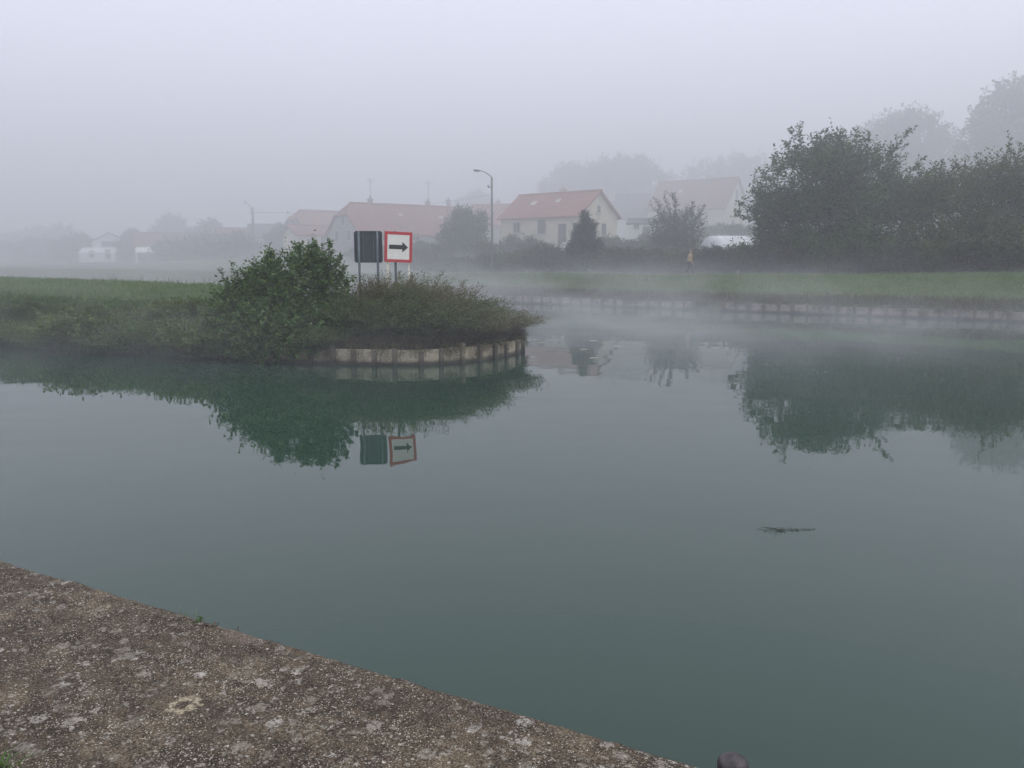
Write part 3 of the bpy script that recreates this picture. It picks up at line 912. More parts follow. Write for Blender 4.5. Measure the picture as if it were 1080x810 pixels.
def trailing(name, label, path, n, seed, zt, out, down, llen, lwid, mat, clumps):
    rng = np.random.default_rng(seed)
    pa = np.array(path, float)
    sg = np.linalg.norm(np.diff(pa, axis=0), axis=1); cum = np.concatenate([[0], np.cumsum(sg)])
    d = rng.random(n * 3) * cum[-1]
    keep = np.array([mnoise.noise(Vector((x * clumps, seed, 0))) > -0.15 + 0.5 * rng.random() - 0.25 for x in d]); d = d[keep][:n]; n = len(d)
    k = np.clip(np.searchsorted(cum, d) - 1, 0, len(sg) - 1)
    P = pa[k] + (pa[k + 1] - pa[k]) * ((d - cum[k]) / sg[k])[:, None]
    e = (pa[k + 1] - pa[k]) / sg[k][:, None]; nn = np.stack([e[:, 1], -e[:, 0]], 1)
    o = out * rng.uniform(0.2, 1.0, n); dn = down * rng.uniform(-0.6, 1.0, n) ** 1.0
    st = np.concatenate([P - nn * 0.15, np.full((n, 1), zt)], 1)
    ctl = np.concatenate([P + nn * (o * 0.7)[:, None], (zt + 0.16 + 0 * o)[:, None]], 1)
    tip = np.concatenate([P + nn * (o + 0.06)[:, None] + e * rng.normal(size=(n, 1)) * 0.1, (zt - dn)[:, None]], 1)
    per = 12
    t = ((np.arange(per)[None] + rng.random((n, per))) / per)[..., None]
    Q = (1 - t) ** 2 * st[:, None] + 2 * t * (1 - t) * ctl[:, None] + t ** 2 * tip[:, None]
    Q[..., 2] = np.maximum(Q[..., 2], 0.03)
    D = unit(2 * (1 - t) * (ctl - st)[:, None] + 2 * t * (tip - ctl)[:, None])
    ax = D + rng.normal(size=Q.shape) * 0.6; wd = np.cross(ax, rng.normal(size=Q.shape))
    sh = (n, per)
    q = leaf_quads(Q.reshape(-1, 3), ax.reshape(-1, 3), wd.reshape(-1, 3), (llen * rng.uniform(0.6, 1.4, sh)).ravel(), (lwid * rng.uniform(0.6, 1.3, sh)).ravel())
    mb = MB()
    for i in range(n): mb.tube([st[i], st[i] * .3 + ctl[i] * .5 + tip[i] * .2, tip[i]], [0.006, 0.005, 0.003], 3, cap=False)
    o = link(name, np_mesh(name, q, 4, extra=mb), [mat, STEM]); tag(o, label, 'weeds', kind='stuff')
trailing('trailing_weeds', 'brambles and dead stems trailing over the nose wall', nose, 520, 61, 0.42, 0.20, 0.30, 0.055, 0.026, LEAF_SCRUB, 1.7)
trailing('overhanging_grass', 'weeds hanging over the far wall', far, 450, 62, 0.45, 0.16, 0.22, 0.09, 0.035, DRYWEED, 0.6)

# ------------------------------------------------------------------ far bank plants
def bank_points(n, s0, s1, t0, t1, rng):
    s = s0 + (s1 - s0) * rng.random(n); t = t0 + (t1 - t0) * rng.random(n)
    x = BANK_O[0] + BANK_E[0] * s + BANK_N[0] * t; y = BANK_O[1] + BANK_E[1] * s + BANK_N[1] * t
    return np.array([(a, b, gh(a, b)) for a, b in zip(x, y)])
blades('meadow_grass', 'grass of the far canal bank', 'grass', bank_points(46000, -30, 16, 0.6, 14, rngp), 0.2, 0.035, GRASS, 31)
blades('wallside_weeds', 'brown weeds along the top of the far wall', 'weeds', bank_points(16000, -30, 20, 0.0, 1.4, rngp), 0.32, 0.035, DRYWEED, 32, 0.5)

def ground_at(px, Y):
    p = at_y(px, 270, Y)
    return (p.x, Y, gh(p.x, Y))

tree('walnut_tree', 'broad dark tree with ragged leafy sprays behind the towpath', 'tree', ground_at(880, 57.5),
     lobes_px(57.5, [(880, 185, 55, 40), (845, 205, 50, 45, -1), (915, 200, 55, 42, 1), (850, 235, 60, 40), (905, 238, 62, 42, -1), (862, 165, 30, 22), (945, 215, 40, 38), (815, 232, 26, 32, 1),
                     (880, 262, 75, 28, -1.5), (815, 262, 30, 24, 0)]),
     LEAF_WALNUT, 5600, 1.1, 12, 0.25, 0.14, 41, 0.22, 0.5, 8, inner=0.35, stem_r=0.012, wild=0.14, holes=(0.55, -0.22),
     sprays=[(at_y(a, b, 57.5), at_y(c, d, 57.5), n) for a, b, c, d, n in
             [(848, 175, 842, 132, 34), (855, 170, 862, 140, 24), (836, 180, 830, 150, 26), (842, 165, 834, 136, 16), (880, 165, 888, 138, 24), (900, 170, 905, 136, 20), (895, 168, 880, 140, 20), (930, 175, 958, 138, 40), (935, 180, 940, 150, 18), (915, 168, 916, 142, 18),
              (820, 200, 800, 178, 26), (815, 210, 792, 200, 24), (808, 225, 780, 214, 26), (805, 235, 776, 226, 22), (825, 190, 816, 164, 22), (955, 185, 975, 165, 18), (965, 195, 990, 172, 20), (870, 160, 872, 136, 14)]])
tree('thicket_tree', 'dense olive tree at the picture edge beside the ragged tree', 'tree', ground_at(1030, 55),
     lobes_px(55, [(1000, 225, 48, 42), (1045, 215, 55, 45, 1), (1080, 220, 55, 50), (985, 255, 50, 34, -1), (1040, 255, 60, 34, -1), (1090, 258, 50, 32), (1015, 195, 26, 22, 1), (1065, 185, 34, 26), (1110, 225, 60, 60, 2), (972, 212, 30, 30, 0.5), (985, 196, 24, 22, 0.8)]),
     LEAF_DENSE, 5600, 1.0, 12, 0.21, 0.12, 42, 0.2, 0.5, 7, inner=0.4, wild=0.12, holes=(0.55, -0.25),
     sprays=[(at_y(a, b, 55), at_y(c, d, 55), n) for a, b, c, d, n in
             [(972, 200, 968, 172, 16), (990, 190, 994, 170, 14), (1060, 175, 1066, 145, 20), (1070, 180, 1078, 150, 20), (1012, 185, 1008, 168, 12), (1035, 185, 1030, 165, 12), (985, 220, 975, 196, 16)]])
tree('conifer', 'small dark cone shaped evergreen in front of the orange roofed house', 'tree', ground_at(617, 63),
     lobes_px(63, [(617, 270, 19, 20), (614, 254, 14, 14), (620, 242, 10, 12), (617, 231, 5, 9), (606, 264, 10, 10), (628, 260, 9, 11), (611, 246, 8, 8)]),
     LEAF_YEW, 1300, 0.5, 14, 0.16, 0.075, 43, 0.1, 0.7, 5, inner=0.35, curve=0.35)
tree('bare_topped_tree', 'thin fruit tree with bare topped twigs in the gardens', 'tree', ground_at(715, 68),
     lobes_px(68, [(712, 250, 30, 24), (725, 238, 20, 18), (700, 240, 16, 18), (715, 266, 34, 18)]),
     LEAF_PALE, 1100, 0.8, 10, 0.19, 0.1, 44, 0.12, 0.5, 6, inner=0.3,
     sprays=[(at_y(a, b, 68), at_y(c, d, 68), n) for a, b, c, d, n in
             [(710, 235, 700, 206, 18), (712, 235, 712, 202, 14), (715, 232, 708, 203, 10), (702, 235, 690, 208, 12), (720, 230, 732, 214, 12), (735, 235, 742, 216, 10), (705, 235, 684, 214, 10)]])
tree('round_tree', 'pale round garden tree by the lamp post with curved arm', 'tree', ground_at(488, 82),
     lobes_px(82, [(488, 242, 22, 20), (478, 256, 18, 18), (498, 256, 18, 18), (488, 230, 12, 12), (508, 236, 8, 14)]),
     LEAF_PALE, 1500, 0.9, 10, 0.22, 0.13, 45, 0.15, 0.5, 5, inner=0.3)

# hedge line along the towpath: each shrub is a thing of its own
HX = [(440, 262, 76), (462, 270, 72), (492, 272, 69), (520, 268, 67), (545, 264, 66), (572, 254, 65), (590, 262, 64.5), (640, 262, 63), (664, 260, 62), (690, 263, 61), (712, 264, 60.5), (740, 262, 59.5),
      (765, 260, 58.8), (790, 258, 58), (815, 252, 57), (845, 254, 55.5), (880, 256, 54.5), (915, 258, 53.5), (950, 256, 52.5), (985, 252, 51.5), (1020, 250, 50.5), (1058, 252, 49.5), (1095, 250, 48.5)]
WH = ['behind the right end of the scrub', 'before the round garden tree', 'beneath the round garden tree', 'at the foot of the lamp with curved arm', 'just right of the lamp with curved arm', 'standing taller left of the conifer',
      'touching the left side of the conifer', 'touching the right side of the conifer', 'midway between conifer and fruit tree', 'left below the fruit tree', 'right below the fruit tree', 'directly behind the walker',
      'below the middle of the white tunnel', 'below the right end of the white tunnel', 'under the left sprays of the ragged tree', 'second under the ragged tree', 'third under the ragged tree', 'fourth under the ragged tree',
      'between the ragged tree and the olive tree', 'left under the olive tree', 'below the middle of the olive tree', 'right under the olive tree', 'cut by the picture edge under the olive tree']
for i, (px, py, Y) in enumerate(HX):
    g = ground_at(px, Y)
    k = Y / FPX
    rng = np.random.default_rng(300 + i)
    top = at_y(px, py, Y).z; hgt = max(1.0, top - g[2])
    rw = 20 * k * rng.uniform(0.95, 1.25)
    lob = [(g[0], Y, g[2] + hgt * 0.45, rw, rw, hgt * 0.5)]
    for j in range(4):
        lob.append((g[0] + rng.uniform(-1, 1) * rw * 0.8, Y + rng.uniform(-0.6, 0.6), g[2] + hgt * rng.uniform(0.3, 0.72), rw * rng.uniform(0.4, 0.6), rw * 0.6, hgt * rng.uniform(0.22, 0.34)))
    tree('hedge_shrub', 'dark hedge shrub along the towpath ' + WH[i], 'shrub', g, lob, (LEAF_HEDGE, LEAF_DENSE)[i % 3 == 1], 900, 0.5, 11, 0.16, 0.09, 400 + i, 0.05, 0.3, 4,
         'hedge shrubs behind the towpath', inner=0.3, stem_every=6)

GX = [(385, 262, 92, 20), (412, 258, 88, 18), (438, 252, 85, 20), (462, 254, 80, 18), (516, 252, 76, 16), (540, 246, 80, 16), (566, 250, 74, 18), (645, 246, 76, 20), (668, 254, 74, 16), (692, 252, 80, 18), (728, 238, 92, 22), (760, 236, 95, 22), (785, 236, 92, 20)]
GW = ['below the wall of the long half hipped house', 'just behind the arrow sign board', 'right of the arrow sign board', 'left of the round garden tree', 'just behind the lamp with curved arm', 'at the end wall of the cream gabled house', 'under the long wall of the cream gabled house',
      'right of the cream gabled house', 'in front of the pale shed', 'behind the fruit tree', 'below the hazy hillside house', 'above the white tunnel', 'behind the left sprays of the ragged tree']
for i, (px, py, Y, w) in enumerate(GX):
    g = ground_at(px, Y); k = Y / FPX
    rng = np.random.default_rng(700 + i)
    hgt = max(1.2, at_y(px, py, Y).z - g[2]); rw = w * k
    lob = [(g[0], Y, g[2] + hgt * 0.42, rw, rw * 0.8, hgt * 0.46)]
    for j in range(5):
        lob.append((g[0] + rng.uniform(-1, 1) * rw * 0.8, Y + rng.uniform(-0.8, 0.8), g[2] + hgt * rng.uniform(0.35, 0.8), rw * rng.uniform(0.3, 0.5), rw * 0.5, hgt * rng.uniform(0.18, 0.3)))
    tree('garden_shrub', 'misty garden shrub ' + GW[i], 'shrub', g, lob, (LEAF_HEDGE, LEAF_DENSE, LEAF_PALE)[i % 3], 700, 0.6, 10, 0.2, 0.12, 720 + i, 0.07, 0.35, 4, 'shrubs in the village gardens', inner=0.3, stem_every=8, wild=0.1)

# far trees fading into the fog
FT = [('far round tree on the hillside above the ragged tree', 125, [(955, 150, 45, 34), (925, 160, 34, 30), (985, 165, 34, 30), (950, 200, 70, 40), (958, 132, 22, 14)], 1),
      ('very tall far tree rising at the upper picture edge', 110, [(1062, 130, 40, 42), (1085, 115, 45, 36), (1045, 155, 34, 40), (1085, 170, 50, 50), (1110, 140, 50, 60)], 1),
      ('faint broad tree behind the cream gabled house', 168, [(650, 188, 38, 22), (668, 180, 26, 16), (625, 200, 40, 20), (690, 200, 24, 22)], 1),
      ('faint tree left of the broad one above the orange roof', 172, [(602, 188, 20, 16), (590, 200, 22, 16)], 1),
      ('faint tree above the roof of the hazy hillside house', 170, [(745, 195, 34, 26), (775, 185, 30, 22), (795, 195, 30, 30)], 1),
      ('faint tree at the horizon on the left edge', 180, [(15, 262, 30, 16), (45, 258, 24, 18)], 2),
      ('faint taller tree second from the left edge horizon', 172, [(66, 254, 16, 16), (78, 262, 20, 16)], 2),
      ('faint dome shaped tree above the long red roof', 160, [(181, 240, 14, 12), (176, 250, 18, 12)], 2),
      ('faint tree between the long red roof and the utility pole', 142, [(221, 243, 12, 9), (212, 256, 20, 14), (228, 262, 22, 14)], 2),
      ('misty garden tree just left of the utility pole', 122, [(245, 264, 18, 12), (258, 268, 14, 10)], 2),
      ('misty dark tree between the utility pole and the half hipped houses', 118, [(296, 258, 16, 14), (308, 252, 10, 14)], 2),
      ('dark misty tree before the long red roof', 122, [(178, 266, 16, 10), (200, 265, 20, 10), (222, 262, 18, 12)], 2),
      ('misty trees filling the gap left of the far white house', 140, [(84, 262, 14, 12), (70, 266, 18, 12)], 2),
      ('misty tree between the far white house and the long red roof', 136, [(140, 256, 10, 10), (136, 264, 12, 9)], 2),
      ('long low misty thicket on the extreme left skyline', 150, [(10, 268, 26, 10), (40, 266, 24, 12)], 2),
      ('long dark clump of bushes left of the utility pole', 116, [(240, 264, 20, 10), (256, 262, 14, 14), (225, 268, 16, 8)], 2),
      ('faint tree beyond the roofs behind the lamp with curved arm', 190, [(505, 214, 14, 12), (490, 220, 16, 10)], 2)]
for i, (lab, Y, items, kind) in enumerate(FT):
    lb = lobes_px(Y, items)
    cx = sum(l[0] for l in lb) / len(lb)
    base = (cx, Y, gh(cx, Y))
    lb.append((cx, Y, base[2] + (min(l[2] for l in lb) - base[2]) * 0.6, max(l[3] for l in lb) * 0.8, 2.0, max(1.0, (min(l[2] for l in lb) - base[2]) * 0.6)))
    tree('misty_tree', lab, 'tree', base, lb, LEAF_DENSE if i < 5 else LEAF_HEDGE, 2600 if i < 3 else 1200, 1.5, 10, 0.55, 0.36, 500 + i, 0.3, 0.6, 5, 'trees fading into the fog', inner=0.4, stem_every=8, stem_r=0.02)

# ------------------------------------------------------------------ houses
def house(name, label, loc, rz, L, W, eave, ridge, wall, roof, half_hip=(0, 0), windows=(), chimneys=(), skylights=(), over=0.35, door=None, depth=1.5):
    """ridge along local x; loc at ground level in the middle of the plan"""
    root = empty(name, loc, rz)
    tag(root, label, 'house')
    hl, hw = L / 2, W / 2
    rise = ridge - eave
    # walls: pentagon ends
    mb = MB()
    hx0, hx1 = half_hip
    def end(x, hh):
        if hh > 0:
            zt = ridge - hh * rise; yt = hw * hh
            return [(x, -hw, -depth), (x, hw, -depth), (x, hw, eave), (x, yt, zt), (x, -yt, zt), (x, -hw, eave)]
        return [(x, -hw, -depth), (x, hw, -depth), (x, hw, eave), (x, 0, ridge), (x, -hw, eave)]
    for x, hh, fl in ((-hl, hx0, 1), (hl, hx1, 0)):
        e = end(x, hh)
        mb.add(e, [tuple(range(len(e)))[::-1] if fl else tuple(range(len(e)))])
    mb.add([(-hl, -hw, -depth), (hl, -hw, -depth), (hl, -hw, eave), (-hl, -hw, eave)], [(0, 1, 2, 3)])
    mb.add([(-hl, hw, -depth), (hl, hw, -depth), (hl, hw, eave), (-hl, hw, eave)], [(3, 2, 1, 0)])
    wl = mb.build('wall', wall, root)
    # roof slabs, 0.18 thick, with overhang
    mb = MB(); th = 0.18; o = over
    nl = math.hypot(hw, rise); sl = rise / hw
    for s in (-1, 1):
        ye, ze = s * (hw + o), eave - o * sl
        ins0, ins1 = hx0 * rise * 0.6, hx1 * rise * 0.6
        top = []
        x0, x1 = -hl - o, hl + o
        poly = [(x0, ye, ze), (x1, ye, ze)]
        if hx1 > 0: poly += [(x1, s * hw * hx1, ridge - hx1 * rise), (x1 - o - ins1, 0, ridge)]
        else: poly += [(x1, 0, ridge)]
        if hx0 > 0: poly += [(x0 + o + ins0, 0, ridge), (x0, s * hw * hx0, ridge - hx0 * rise)]
        else: poly += [(x0, 0, ridge)]
        n = len(poly)
        up = [(x, y, z + th + 0.02) for x, y, z in poly]; dn = [(x, y, z + 0.02) for x, y, z in poly]
        fs = [tuple(range(n)), tuple(range(2 * n - 1, n - 1, -1))] + [(i, n + i, n + (i + 1) % n, (i + 1) % n) for i in range(n)]
        if s > 0: fs = [f[::-1] for f in fs]
        mb.add(up + dn, fs)
    for x, hh, sg in ((-hl - o, hx0, -1), (hl + o, hx1, 1)):
        if hh > 0:
            ins = hh * rise * 0.6
            zt = ridge - hh * rise
            p = [(x, -hw * hh, zt + th + 0.03), (x, hw * hh, zt + th + 0.03), (x - sg * (o + ins), 0, ridge + th + 0.03)]
            q = [(a, b, c - th) for a, b, c in p]
            mb.add(p + q, [(0, 1, 2) if sg > 0 else (2, 1, 0), (5, 4, 3) if sg > 0 else (3, 4, 5), (0, 3, 4, 1) if sg > 0 else (1, 4, 3, 0)])
    rf = mb.build('roof', roof, root)
    mb = MB(); mb.tube([(-hl - o + (hx0 * rise * 0.6 + o if hx0 else 0), 0, ridge + th), (hl + o - (hx1 * rise * 0.6 + o if hx1 else 0), 0, ridge + th)], 0.13, 8); mb.build('ridge_tiles', roof, rf)
    for (x, y, w, h) in chimneys:
        zb = ridge - abs(y) * sl - 0.3
        mb = MB(); mb.box((x, y, zb + h / 2), (w, w * 0.8, h)); mb.box((x, y, zb + h + 0.05), (w + 0.14, w * 0.8 + 0.14, 0.1))
        mb.lathe([(0.11, 0), (0.09, 0.35)], (x, y, zb + h + 0.1), 10)
        mb.build('chimney', M_PALE if w > 0.5 else M_GREYW, rf)
    for (x, y, w, h) in skylights:
        z = ridge - abs(y) * sl + th + 0.04
        ang = math.atan(sl) * (1 if y < 0 else -1)
        mb = MB(); mb.box((0, 0, 0), (w, h, 0.08)); mb.build('skylight', M_PALE, rf, loc=(x, y, z), rot=(ang, 0, 0))
    # windows: side, u along the wall, z centre, w, h, shuttered
    for (side, u, z, w, h, sh) in windows:
        fr = MB(); t = 0.07
        for a in (-1, 1):
            fr.box((a * (w / 2 - t / 2), 0, 0), (t, 0.1, h)); fr.box((0, 0, a * (h / 2 - t / 2)), (w - 2 * t, 0.1, t))
        if not sh: fr.box((0, 0, 0), (t * 0.8, 0.09, h - 2 * t))
        fr.box((0, -0.06, -h / 2 - 0.04), (w + 0.16, 0.2, 0.07))
        loc, rot = {'f': ((u, -hw - 0.03, z), 0), 'b': ((u, hw + 0.03, z), math.pi), 'l': ((-hl - 0.03, -u, z), -math.pi / 2), 'r': ((hl + 0.03, u, z), math.pi / 2)}[side]
        f = fr.build('window', M_FRAME, root, loc=loc, rot=(0, 0, rot))
        pb = MB(); pb.box((0, 0.01, 0), (w - 2 * t + 0.01, 0.05, h - 2 * t + 0.01)); pb.build('shutter' if sh else 'pane', M_SHUT if sh else M_GLASS, f)
    if door:
        side, u, w, h = door
        loc, rot = {'f': ((u, -hw - 0.03, h / 2), 0), 'r': ((hl + 0.03, u, h / 2), math.pi / 2)}[side]
        mb = MB(); mb.box((0, 0, 0), (w, 0.1, h), bev=0.02); d = mb.build('door', M_SHUT, root, loc=loc, rot=(0, 0, rot))
        mb = MB(); mb.tube([(w * 0.38, -0.08, 0), (w * 0.38 - 0.12, -0.08, 0)], 0.02, 6); mb.build('handle', M_METAL, d)
    return root

def house_px(px, py_ridge, Y):
    p = at_y(px, py_ridge, Y); g = gh(p.x, p.y)
    return (p.x, p.y, g), p.z - g

# long brown-red half-hipped house behind the signs
(l, h) = house_px(427, 218, 103)
HALF = house('half_hipped_house', 'long half hipped house with dull red roof behind the two signs', l, R(37), 16.5, 8.4, h * 0.30, h, M_GREYW, M_ROOFB, (0.42, 0.2),
      [('l', 0, h * 0.66, 0.75, 1.6, True), ('l', 1.5, h * 0.25, 1.0, 1.2, False), ('l', -1.8, h * 0.25, 1.1, 1.3, True), ('f', -5, 1.15, 1.0, 1.1, False), ('f', -1, 1.15, 1.0, 1.1, False), ('f', 5.5, 1.15, 1.8, 1.1, False)],
      [(-4.5, 0.4, 0.5, 1.3), (3.5, 0.4, 0.5, 1.3), (6.5, 0.3, 0.45, 1.5)], [(-1.5, -1.6, 0.6, 0.4), (4, -1.8, 0.6, 0.4)], door=('f', 2.2, 1.0, 1.75))
(l, h) = house_px(342, 224, 118)
house('small_half_hipped_house', 'smaller half hipped house with orange roof left of the long one', l, R(38), 9, 8, h * 0.48, h, M_GREYW, M_ROOFO, (0.45, 0),
      [('l', 0, h * 0.68, 0.8, 1.3, True), ('l', 1.6, 1.7, 1.0, 1.2, False), ('f', 1.5, 1.6, 1.1, 1.2, False)], [], [(2.8, -1.5, 0.7, 0.5)], door=('f', -2.2, 1.0, 2.1))
p = ground_at(326, 108)
house('cream_annexe', 'low cream annexe half hidden by the top of the big bush', p, R(40), 5, 4, 2.2, 3.3, M_CREAM, M_ROOFB, windows=[('f', -0.8, 1.3, 0.9, 0.9, False)], door=('f', 1.2, 0.9, 2.0))
for k, (x, hgt) in enumerate(((-4.5, 1.5), (3.5, 1.7))):
    mb = MB(); mb.tube([(x, 0.2, h), (x, 0.2, h + 1.2 + hgt)], 0.025, 5)
    for j in range(3): mb.tube([(x - 0.5, 0.2, h + 1.15 + hgt - j * 0.18), (x + 0.5, 0.2, h + 1.15 + hgt - j * 0.18)], 0.015, 4)
    mb.build('antenna', M_METAL, HALF)
# cream house with orange roof
(l, h) = house_px(589, 205.5, 90)
house('cream_gabled_house', 'cream gabled house with bright orange roof behind the conifer', l, R(-42), 10.6, 6.6, h * 0.55, h, M_CREAM, M_ROOFO,
      windows=[('r', -0.9, h * 0.3, 0.9, 1.3, True), ('r', 0.9, h * 0.3, 0.9, 1.3, True), ('r', 0, h * 0.68, 0.6, 0.8, True), ('f', -3, h * 0.35, 1.0, 1.2, False), ('f', 0.5, h * 0.35, 1.2, 1.5, True)],
      chimneys=[(0.2, 0.5, 0.55, 1.2)], skylights=[(-2.2, -1.5, 0.6, 0.7), (1.0, -1.3, 0.55, 0.6)], door=('f', 3.2, 1.0, 2.1))
(l, h) = house_px(532, 217, 118)
house('back_row_house', 'hazy orange roofed house between the lamp and the cream house', l, R(-15), 9, 8, h * 0.5, h, M_PALE, M_ROOFO, windows=[('f', 1, h * .3, 1, 1.2, False), ('f', -2, h * .3, 1, 1.2, False)], chimneys=[(-1, 0.4, 0.55, 1.2)], skylights=[(0.5, -1.7, 0.8, 0.6)])
(l, h) = house_px(736, 191, 128)
house('hillside_house', 'hazy cream house with faded red roof up the hillside', l, R(-38), 12.5, 8, h * 0.55, h, M_CREAM, M_ROOFR,
      windows=[('r', 0, h * 0.76, 0.9, 1.5, True), ('r', -0.9, h * 0.28, 1.0, 1.6, True), ('f', 2, h * 0.4, 1.1, 1.3, True), ('f', -2, h * 0.4, 1.1, 1.3, True)],
      chimneys=[(1.5, 0.4, 0.6, 1.3)], skylights=[(-2, -1.6, 0.6, 0.7)])
(l, h) = house_px(664, 207, 138)
house('grey_roofed_house', 'faint grey roofed house with pale chimney between two hillside houses', l, R(-25), 9, 7.5, h * 0.55, h, M_WHITEW, M_ROOFG, windows=[('f', 1.5, h * .35, 1, 1.3, False), ('r', 0, h * .4, 0.9, 1.2, True)], chimneys=[(-2.8, -0.6, 0.9, 1.6), (2.9, 0.3, 0.6, 1.1)])
p = at_y(677, 247, 95); g = gh(p.x, p.y)
house('garden_shed', 'small pale garden shed right of the cream gabled house', (p.x, p.y, g), R(-15), 3.0, 2.4, max(1.8, at_y(677, 237, 95).z - g), max(2.4, at_y(677, 233, 95).z - g), M_WHITEW, M_ROOFG, windows=[('f', -0.5, 1.9, 0.6, 0.6, False)], door=('f', 0.6, 0.8, 1.8), over=0.15)
# left side, far in the mist
(l, h) = house_px(114, 247, 140)
house('white_chalet', 'far white house with a low pitched pale roof across the misty field', l, R(-62), 6.6, 5, h * 0.72, h, M_WHITEW, M_ROOFG, windows=[('r', 0, h * 0.62, 2.5, 1.0, True), ('r', 1.3, h * .25, 0.9, 1.6, True), ('f', 1.5, h * .3, 0.9, 1.2, False)], over=0.5)
(l, h) = house_px(106, 263, 135)
house('white_outbuilding', 'low white outbuilding at the foot of the far white house', (l[0], l[1], l[2]), R(6), 5.4, 3.4, h * 0.66, h, M_WHITEW, M_WHITEW, windows=[('f', -0.8, 1.2, 0.7, 1.1, True), ('f', 1.7, 1.2, 0.8, 1.5, True)], over=0.1)
(l, h) = house_px(184, 247, 132)
house('long_red_house', 'far long house with dull red roof and white gable in the mist', l, R(24), 11.6, 5.6, h * 0.52, h, M_WHITEW, M_ROOFR, windows=[('l', 0, h * .4, 0.9, 1.2, True), ('f', -2, h * .28, 1.0, 1.2, False), ('f', 2.5, h * .28, 1.0, 1.2, False)], chimneys=[(3, 0.3, 0.5, 1.0)])
p = at_y(157, 268, 127); g = gh(p.x, p.y)
house('lean_to_shed', 'pale roofed lean-to shed in front of the long red house', (p.x, p.y, g), R(20), 3.0, 2.5, max(1.4, p.z - g - 0.3), max(2.0, p.z - g + 0.3), M_SHUT, M_WHITEW, over=0.2, windows=[('f', 0, 0.9, 0.7, 0.6, False)])
(l, h) = house_px(250, 242, 128)
house('faint_red_house', 'faint reddish house left of the utility pole', l, R(30), 5.6, 5, h * 0.5, h, M_WHITEW, M_ROOFR, windows=[('l', 0, h * .5, 0.8, 1.2, True), ('f', 0, h * .28, 1.0, 1.2, False)])
(l, h) = house_px(292, 238, 128)
house('long_low_house', 'faint long low roof right of the utility pole', l, R(4), 8, 5, h * 0.6, h, M_PALE, M_ROOFG, windows=[('f', -2.2, h * .3, 1.0, 1.2, False), ('f', 1.8, h * .3, 1.0, 1.2, False)], door=('f', 0, 0.9, 2.0))
# extra roof row behind, right of the long house
(l, h) = house_px(478, 222, 135)
house('rear_roofed_house', 'faint roof behind the round garden tree', l, R(20), 9, 8, h * 0.5, h, M_PALE, M_ROOFR, windows=[('f', 0, h * .3, 1, 1.2, False)], chimneys=[(1, 0.3, 0.5, 1.1)])

# ------------------------------------------------------------------ garden things
def garden_wall(label, a, b, h, mat):
    A, B = Vector(a), Vector(b)
    root = empty('garden_wall', A.lerp(B, 0.5), math.atan2(B.y - A.y, B.x - A.x))
    tag(root, label, 'wall')
    L = (B - A).length
    mb = MB(); mb.box((0, 0, h / 2 - 0.4), (L, 0.2, h + 0.8)); mb.build('wall_body', mat, root)
    mb = MB(); mb.box((0, 0, h + 0.033), (L + 0.1, 0.28, 0.06), bev=0.015); mb.build('coping', M_PALE, root)
garden_wall('low pale garden wall in front of the cream gabled house', ground_at(556, 80), ground_at(606, 78), 1.35, M_PALE)
garden_wall('low grey garden wall behind the arrow sign', ground_at(392, 92), ground_at(470, 88), 1.0, M_GREYW)

def gate_post():
    g = ground_at(595, 66)
    root = empty('gate_post', g)
    tag(root, 'short white gate post left of the conifer', 'post')
    top = at_y(595, 257, 66).z - g[2]
    mb = MB(); mb.box((0, 0, top / 2), (0.28, 0.28, top), bev=0.02); mb.build('shaft', M_WHITEW, root)
    mb = MB(); mb.box((0, 0, top + 0.05), (0.36, 0.36, 0.09), bev=0.03); mb.build('cap', M_WHITEW, root)
gate_post()

def polytunnel():
    Y = 66.0
    a, b = at_y(749, 258, Y), at_y(800, 258, Y + 3)
    g = gh(a.x, Y)
    L = (b - a).length
    top = at_y(765, 248.5, Y).z - g
    root = empty('polytunnel', (a.x, a.y, g), math.atan2(b.y - a.y, b.x - a.x))
    tag(root, 'white plastic garden tunnel showing above the hedge', 'polytunnel')
    W, n = 1.5, 14
    mb = MB(); rows = 26
    vs, fs = [], []
    rng = np.random.default_rng(8)
    for i in range(rows + 1):
        x = L * i / rows
        hoop = 0.012 * math.cos(i * math.pi * 2 / 4)
        for j in range(n + 1):
            t = math.pi * j / n
            r = 1 + hoop * 0.5 + rng.normal() * 0.008
            e = 0.86 if i == 0 else 1
            vs.append((x, -W * math.cos(t) * r, top * e * (math.sin(t) ** 0.75) * r))
    for i in range(rows):
        for j in range(n):
            fs.append((i * (n + 1) + j, (i + 1) * (n + 1) + j, (i + 1) * (n + 1) + j + 1, i * (n + 1) + j + 1))
    fs.append(tuple(range(n + 1))); fs.append(tuple(rows * (n + 1) + j for j in range(n, -1, -1)))
    mb.add(vs, fs); mb.build('cover', M_SHEET, root, smoothed=True)
    for i in range(0, rows + 1, 4):
        x = L * i / rows
        h = MB(); h.tube([(x, -W * math.cos(math.pi * j / n) * 1.05, top * (math.sin(math.pi * j / n) ** 0.75) * 1.04) for j in range(n + 1)], 0.012, 5); h.build('hoop', M_SHEET, root)
polytunnel()

def marker():
    p = at_z(778, 293, gh(at_y(778, 292, 53.5).x, 53.5)); p = Vector((at_y(778, 292, 53.5).x, 53.5, gh(at_y(778, 292, 53.5).x, 53.5)))
    root = empty('marker_post', p); tag(root, 'short pale marker post in the towpath grass right of the walker', 'post')
    mb = MB(); mb.box((0, 0, 0.1), (0.09, 0.09, 0.5), bev=0.01); mb.build('shaft', M_GREYW, root)
    mb = MB(); mb.box((0, 0, 0.366), (0.1, 0.1, 0.03), bev=0.01); mb.build('cap', M_GREYW, root)
marker()

